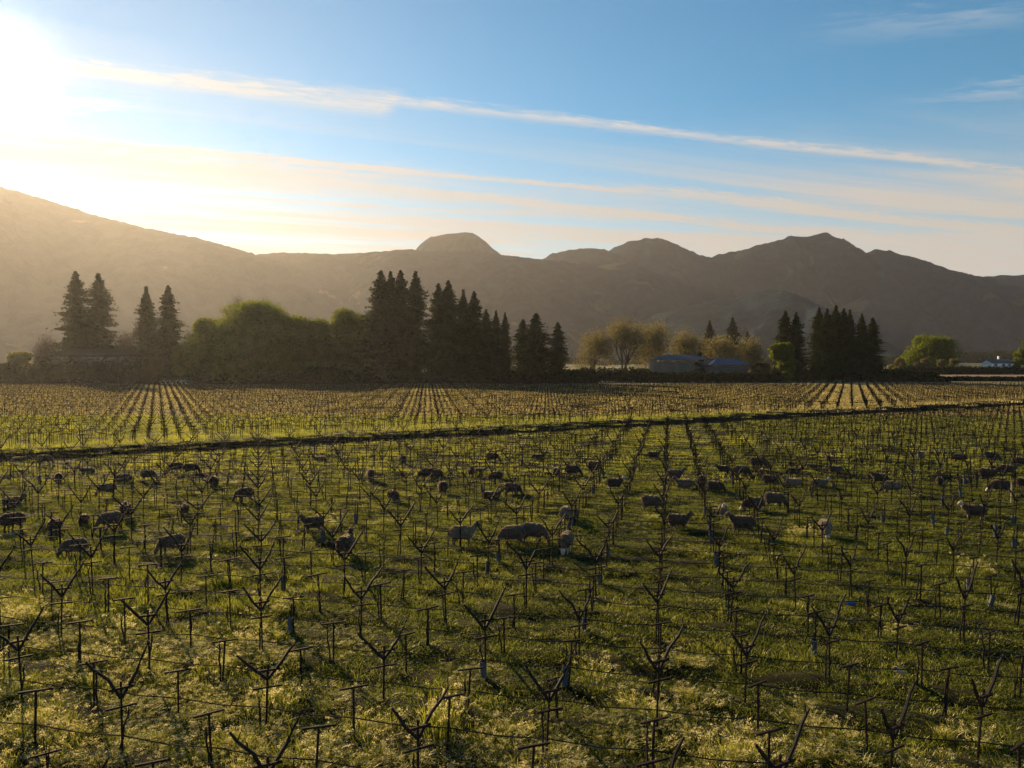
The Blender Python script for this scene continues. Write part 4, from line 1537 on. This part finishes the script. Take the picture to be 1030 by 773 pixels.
# photo x, photo y of the feet, heading (0 right, 90 away, 180 left, -90 towards us), pose, fleece, face, size, label
FLOCK = [
    (19, 466, 10, L_, 'b', 'd', 1.0, 'low sheep under the bank at far left, topmost of the flock there'),
    (45, 470, 0, G_, 'b', 'd', 1.0, 'brown sheep below the bank, second from the left in the top row'),
    (59, 488, 95, G_, 'g', 'd', 1.0, 'narrow grey sheep seen from behind, right below the top left grazing sheep'),
    (88, 478, 180, L_, 'b', 'd', 0.9, 'small sheep half hidden in grass below the bank, upper left of the brown pair'),
    (108, 502, 175, G_, 'b', 'd', 1.05, 'long dark sheep grazing leftward just below the brown pair at left'),
    (124, 488, 178, G_, 'b', 'd', 1.0, 'left sheep of the brown pair grazing together at upper left'),
    (149, 487, -8, G_, 'b', 'd', 1.0, 'right sheep of the brown pair at upper left, head down to the right'),
    (13, 512, 0, L_, 'b', 'd', 0.95, 'sheep lying at the left edge just above the big dark sheep'),
    (12, 536, 180, G_, 'g', 'd', 1.15, 'big dark sheep cut by the left edge behind bright wires'),
    (55, 537, -95, G_, 'g', 'd', 1.1, 'grey sheep facing us head down, left of the small narrow sheep'),
    (85, 530, 88, G_, 'g', 'd', 0.85, 'small narrow sheep between the grey facing sheep and the arched brown sheep'),
    (126, 523, -80, S_, 'g', 'd', 1.15, 'pale backed sheep facing us, just above the arched brown sheep'),
    (111, 536, 195, G_, 'b', 'd', 1.1, 'arched brown sheep grazing leftward below the pale backed one'),
    (75, 560, 172, G_, 'b', 'd', 1.05, 'stout sheep with rim lit back, lowest of the left hand group'),
    (177, 479, 180, G_, 'g', 'd', 1.0, 'left sheep of the two end to end below the bank'),
    (192, 479, 0, G_, 'g', 'd', 1.0, 'right sheep of the two end to end below the bank'),
    (215, 492, 100, G_, 'g', 'd', 1.1, 'dark sheep seen from behind, upper left of the hunched sheep'),
    (246, 506, 195, G_, 'g', 'd', 1.05, 'hunched dark sheep left of the column of trellis stakes, grazing leftward'),
    (186, 521, -100, S_, 'g', 'd', 0.85, 'small sheep with its head raised in the grass, upper right of the arched one'),
    (173, 561, 190, G_, 'b', 'd', 1.05, 'brown sheep with clear legs grazing leftward at the lower left'),
    (322, 466, 180, L_, 'b', 'd', 1.0, 'reddish sheep resting below the bank, right of the column of stakes'),
    (373, 486, -85, G_, 'g', 'd', 1.1, 'dark sheep facing us casting a long shadow, left of two far grazers'),
    (315, 539, 178, S_, 'g', 'd', 1.05, 'sheep standing in profile with its head up to the left'),
    (348, 562, 80, S_, 'g', 'd', 1.15, 'rim lit sheep seen from behind with a long shadow to its right'),
    (405, 468, -70, G_, 'g', 'd', 1.0, 'far dark sheep near the bank, left of centre in the back row'),
    (428, 484, 200, G_, 'g', 'd', 0.95, 'left of two close sheep with backs at different heights, left of centre'),
    (438, 482, 20, G_, 'b', 'd', 1.0, 'right of two close sheep with backs at different heights, left of centre'),
    (445, 499, 85, S_, 'g', 'd', 1.05, 'round sheep seen from behind with a broad shadow, above the pale profile sheep'),
    (396, 507, -60, G_, 'g', 'd', 1.0, 'dark sheep grazing towards us left of the round one'),
    (474, 480, -90, S_, 'g', 'd', 1.0, 'slim sheep facing us in the back part, left of the small head'),
    (483, 478, 0, L_, 'b', 'd', 0.8, 'small low sheep right beside the slim facing sheep'),
    (495, 466, 0, G_, 'g', 'd', 1.0, 'far blocky sheep in the back row, upper centre'),
    (499, 484, 185, G_, 'g', 'd', 1.0, 'dark sheep grazing leftward below the far blocky one'),
    (494, 504, 0, L_, 'g', 'd', 1.05, 'dark sheep lying in shadow at centre, left of the square one'),
    (515, 500, 10, G_, 'g', 'd', 1.05, 'square dark sheep just right of the one lying in shadow'),
    (465, 552, 3, S_, 'c', 'd', 1.2, 'pale cream sheep standing in profile facing right, alone at lower centre'),
    (516, 550, 170, G_, 'b', 'd', 1.15, 'left sheep of the overlapping brown pair at lower centre'),
    (536, 549, -15, G_, 'b', 'd', 1.2, 'right sheep of the overlapping brown pair, its head down to the right'),
    (541, 464, 0, L_, 'g', 'd', 1.0, 'far low sheep in the back row right of centre'),
    (559, 481, 100, S_, 'g', 'd', 1.0, 'round rim lit sheep seen from behind, left of three in a short line'),
    (576, 481, 0, G_, 'g', 'd', 1.05, 'middle sheep of three in a short line right of centre'),
    (598, 477, -30, G_, 'g', 'd', 1.05, 'right sheep of three in a short line right of centre'),
    (618, 496, 5, S_, 'g', 'p', 1.05, 'sheep with a lit pale head facing right, below the short line of three'),
    (569, 526, 80, G_, 'c', 'd', 1.1, 'pale rumped sheep seen from behind, above the white eared sheep'),
    (569, 557, -95, G_, 'b', 'p', 1.1, 'sheep with bright ear tips facing us right of the overlapping brown pair'),
    (657, 465, 3, S_, 'g', 'd', 1.0, 'far sheep in profile, head up to the right beside the tall stake line'),
    (679, 485, 10, S_, 'b', 'd', 1.1, 'brown sheep lifting its head behind the pale rumped one, right of the stake line'),
    (688, 492, 170, L_, 'c', 'd', 1.1, 'pale woolly sheep lit on its back, just right of the tall stake line'),
    (706, 494, 85, S_, 'g', 'd', 1.15, 'dark tall sheep from behind, right of the pale woolly one'),
    (719, 498, 0, G_, 'g', 'd', 1.1, 'dark sheep grazing in front of the tall dark one, with a lit back'),
    (728, 477, 180, L_, 'g', 'd', 1.0, 'dark low sheep, left of three strung out below the bank'),
    (746, 480, 0, G_, 'g', 'd', 1.2, 'bulky dark sheep, middle of three strung out below the bank'),
    (762, 475, 0, G_, 'g', 'd', 1.1, 'dark sheep, upper right of three strung out below the bank'),
    (766, 482, -90, G_, 'g', 'd', 0.75, 'very small dark sheep under the strung out three'),
    (655, 515, -5, G_, 'b', 'd', 1.15, 'stout brown sheep with rim lit rump left of the tall stake line'),
    (682, 534, 5, S_, 'g', 'd', 1.1, 'slender dark sheep looking right, just right of the tall stake line'),
    (727, 525, -100, S_, 'c', 'p', 0.95, 'pale headed sheep facing us behind the walking dark sheep'),
    (747, 540, 182, W_, 'g', 'd', 1.2, 'dark sheep walking leftward with its head held high'),
    (758, 515, 180, G_, 'g', 'p', 1.15, 'dark sheep with pale face grazing leftward, front of the pair right of centre'),
    (779, 513, 0, G_, 'b', 'd', 1.15, 'brown sheep behind the pale faced grazer, rear of the pair right of centre'),
    (798, 479, 0, L_, 'g', 'd', 1.0, 'dark sheep resting above the two pale resting ones'),
    (797, 492, 178, L_, 'c', 'd', 1.05, 'left one of two pale sheep resting low in the grass'),
    (824, 492, 0, L_, 'c', 'p', 1.0, 'right one of two pale sheep resting low in the grass'),
    (833, 466, -90, S_, 'b', 'd', 0.9, 'small reddish sheep facing us near the bank at right'),
    (841, 477, 185, L_, 'b', 'p', 1.05, 'low sheep with a pale front below the small reddish one'),
    (830, 542, -80, G_, 'c', 'p', 1.1, 'pinkish lit sheep facing us alone at the right of the lower flock'),
    (885, 489, 160, S_, 'g', 'd', 1.0, 'dark headed sheep looking left behind a pale sheep'),
    (897, 497, 178, G_, 'c', 'd', 1.1, 'pale grey sheep in front of the dark headed one'),
    (774, 489, 0, G_, 'g', 'd', 1.0, 'dark sheep just left of the resting pale ones'),
    (926, 467, -100, S_, 'c', 'd', 0.95, 'small sheep lit pale on its left, alone in the back row at right'),
    (965, 467, 170, G_, 'g', 'd', 1.1, 'dark hump backed sheep in the back row at right'),
    (997, 466, 0, G_, 'g', 'd', 1.1, 'dark sheep in the back row near the right edge'),
    (1013, 477, 0, L_, 'g', 'd', 1.2, 'dark low sheep between the two near the right edge'),
    (1027, 473, 180, G_, 'g', 'd', 1.1, 'sheep cut by the right edge in the back row'),
    (993, 484, 3, S_, 'g', 'd', 1.15, 'long sheep in profile facing right, below the dark back row pair'),
    (969, 488, 178, L_, 'c', 'd', 0.85, 'small resting sheep with pale patches left of the long profile sheep'),
    (1006, 498, 178, G_, 'g', 'p', 1.2, 'sheep grazing leftward with a bright face left of the white stake'),
    (1030, 495, 0, G_, 'g', 'd', 1.0, 'sheep cut by the right edge, lower one beside the white stake'),
    (980, 524, 180, S_, 'g', 'p', 1.15, 'dark sheep with pale head lifted left, lowest one at far right'),
    (945, 490, -90, G_, 'g', 'd', 0.9, 'dark sheep facing us left of the small resting one'),
]
for (px, py, hd, pose, wl, fc, sz, lab) in FLOCK:
    p = ground_at(px, py - 1)
    o = link('sheep', sheep_variant(pose, wl, fc))
    o.location = (p.x, p.y, hgt(p.x, p.y) - 0.01)
    # heading is as seen from the camera: turn it by the bearing of the animal
    o.rotation_euler = (0, 0, R(hd) - math.atan2(p.x, p.y) * 0.9 + random.gauss(0, 0.10))
    s = sz * random.uniform(0.96, 1.05) * 0.84
    o.scale = (s * 0.93, s * random.uniform(0.95, 1.1), s)
    tag(o, lab, 'sheep', 'sheep grazing among the vine stakes')

# ------------------------------------------------------------------ odd small things in the grass
def loose_tube(px, py, m, label, name, cat, rot):
    p = ground_at(px, py)
    s_ = MB()
    n = 12
    vs = []
    for z, r_ in ((-0.22, 0.07), (0.22, 0.075), (0.22, 0.064), (-0.22, 0.06)):
        vs += [(r_ * math.cos(2 * PI * k / n), r_ * math.sin(2 * PI * k / n), z) for k in range(n)]
    s_.add(vs, [(i * n + k, i * n + (k + 1) % n, ((i + 1) % 4) * n + (k + 1) % n, ((i + 1) % 4) * n + k) for i in range(4) for k in range(n)])
    o = s_.build(name, m)
    o.location = (p.x, p.y, hgt(p.x, p.y) + 0.25)
    o.rotation_euler = rot
    o.scale = (0.85, 0.85, 0.62)
    tag(o, label, cat)


loose_tube(904, 688, M['tube_pale'], 'pale pinkish fallen grow tube leaning in the dark grass at lower right', 'fallen_tube', 'tube', (R(60), 0, R(-70)))
loose_tube(856, 616, M['tube_blue'], 'bright blue short tube lying among stakes at right', 'blue_tube', 'tube', (R(90), 0, R(80)))
p = ground_at(1017, 508)
wp = MB()
wp.tube([(0, 0, -0.2), (0, 0, 1.15)], 0.03, 8)
o = wp.build('marker_stake', M['tube_pale'])
o.location = (p.x, p.y, hgt(p.x, p.y))
tag(o, 'thin white marker stake beside sheep near the right edge', 'stake')
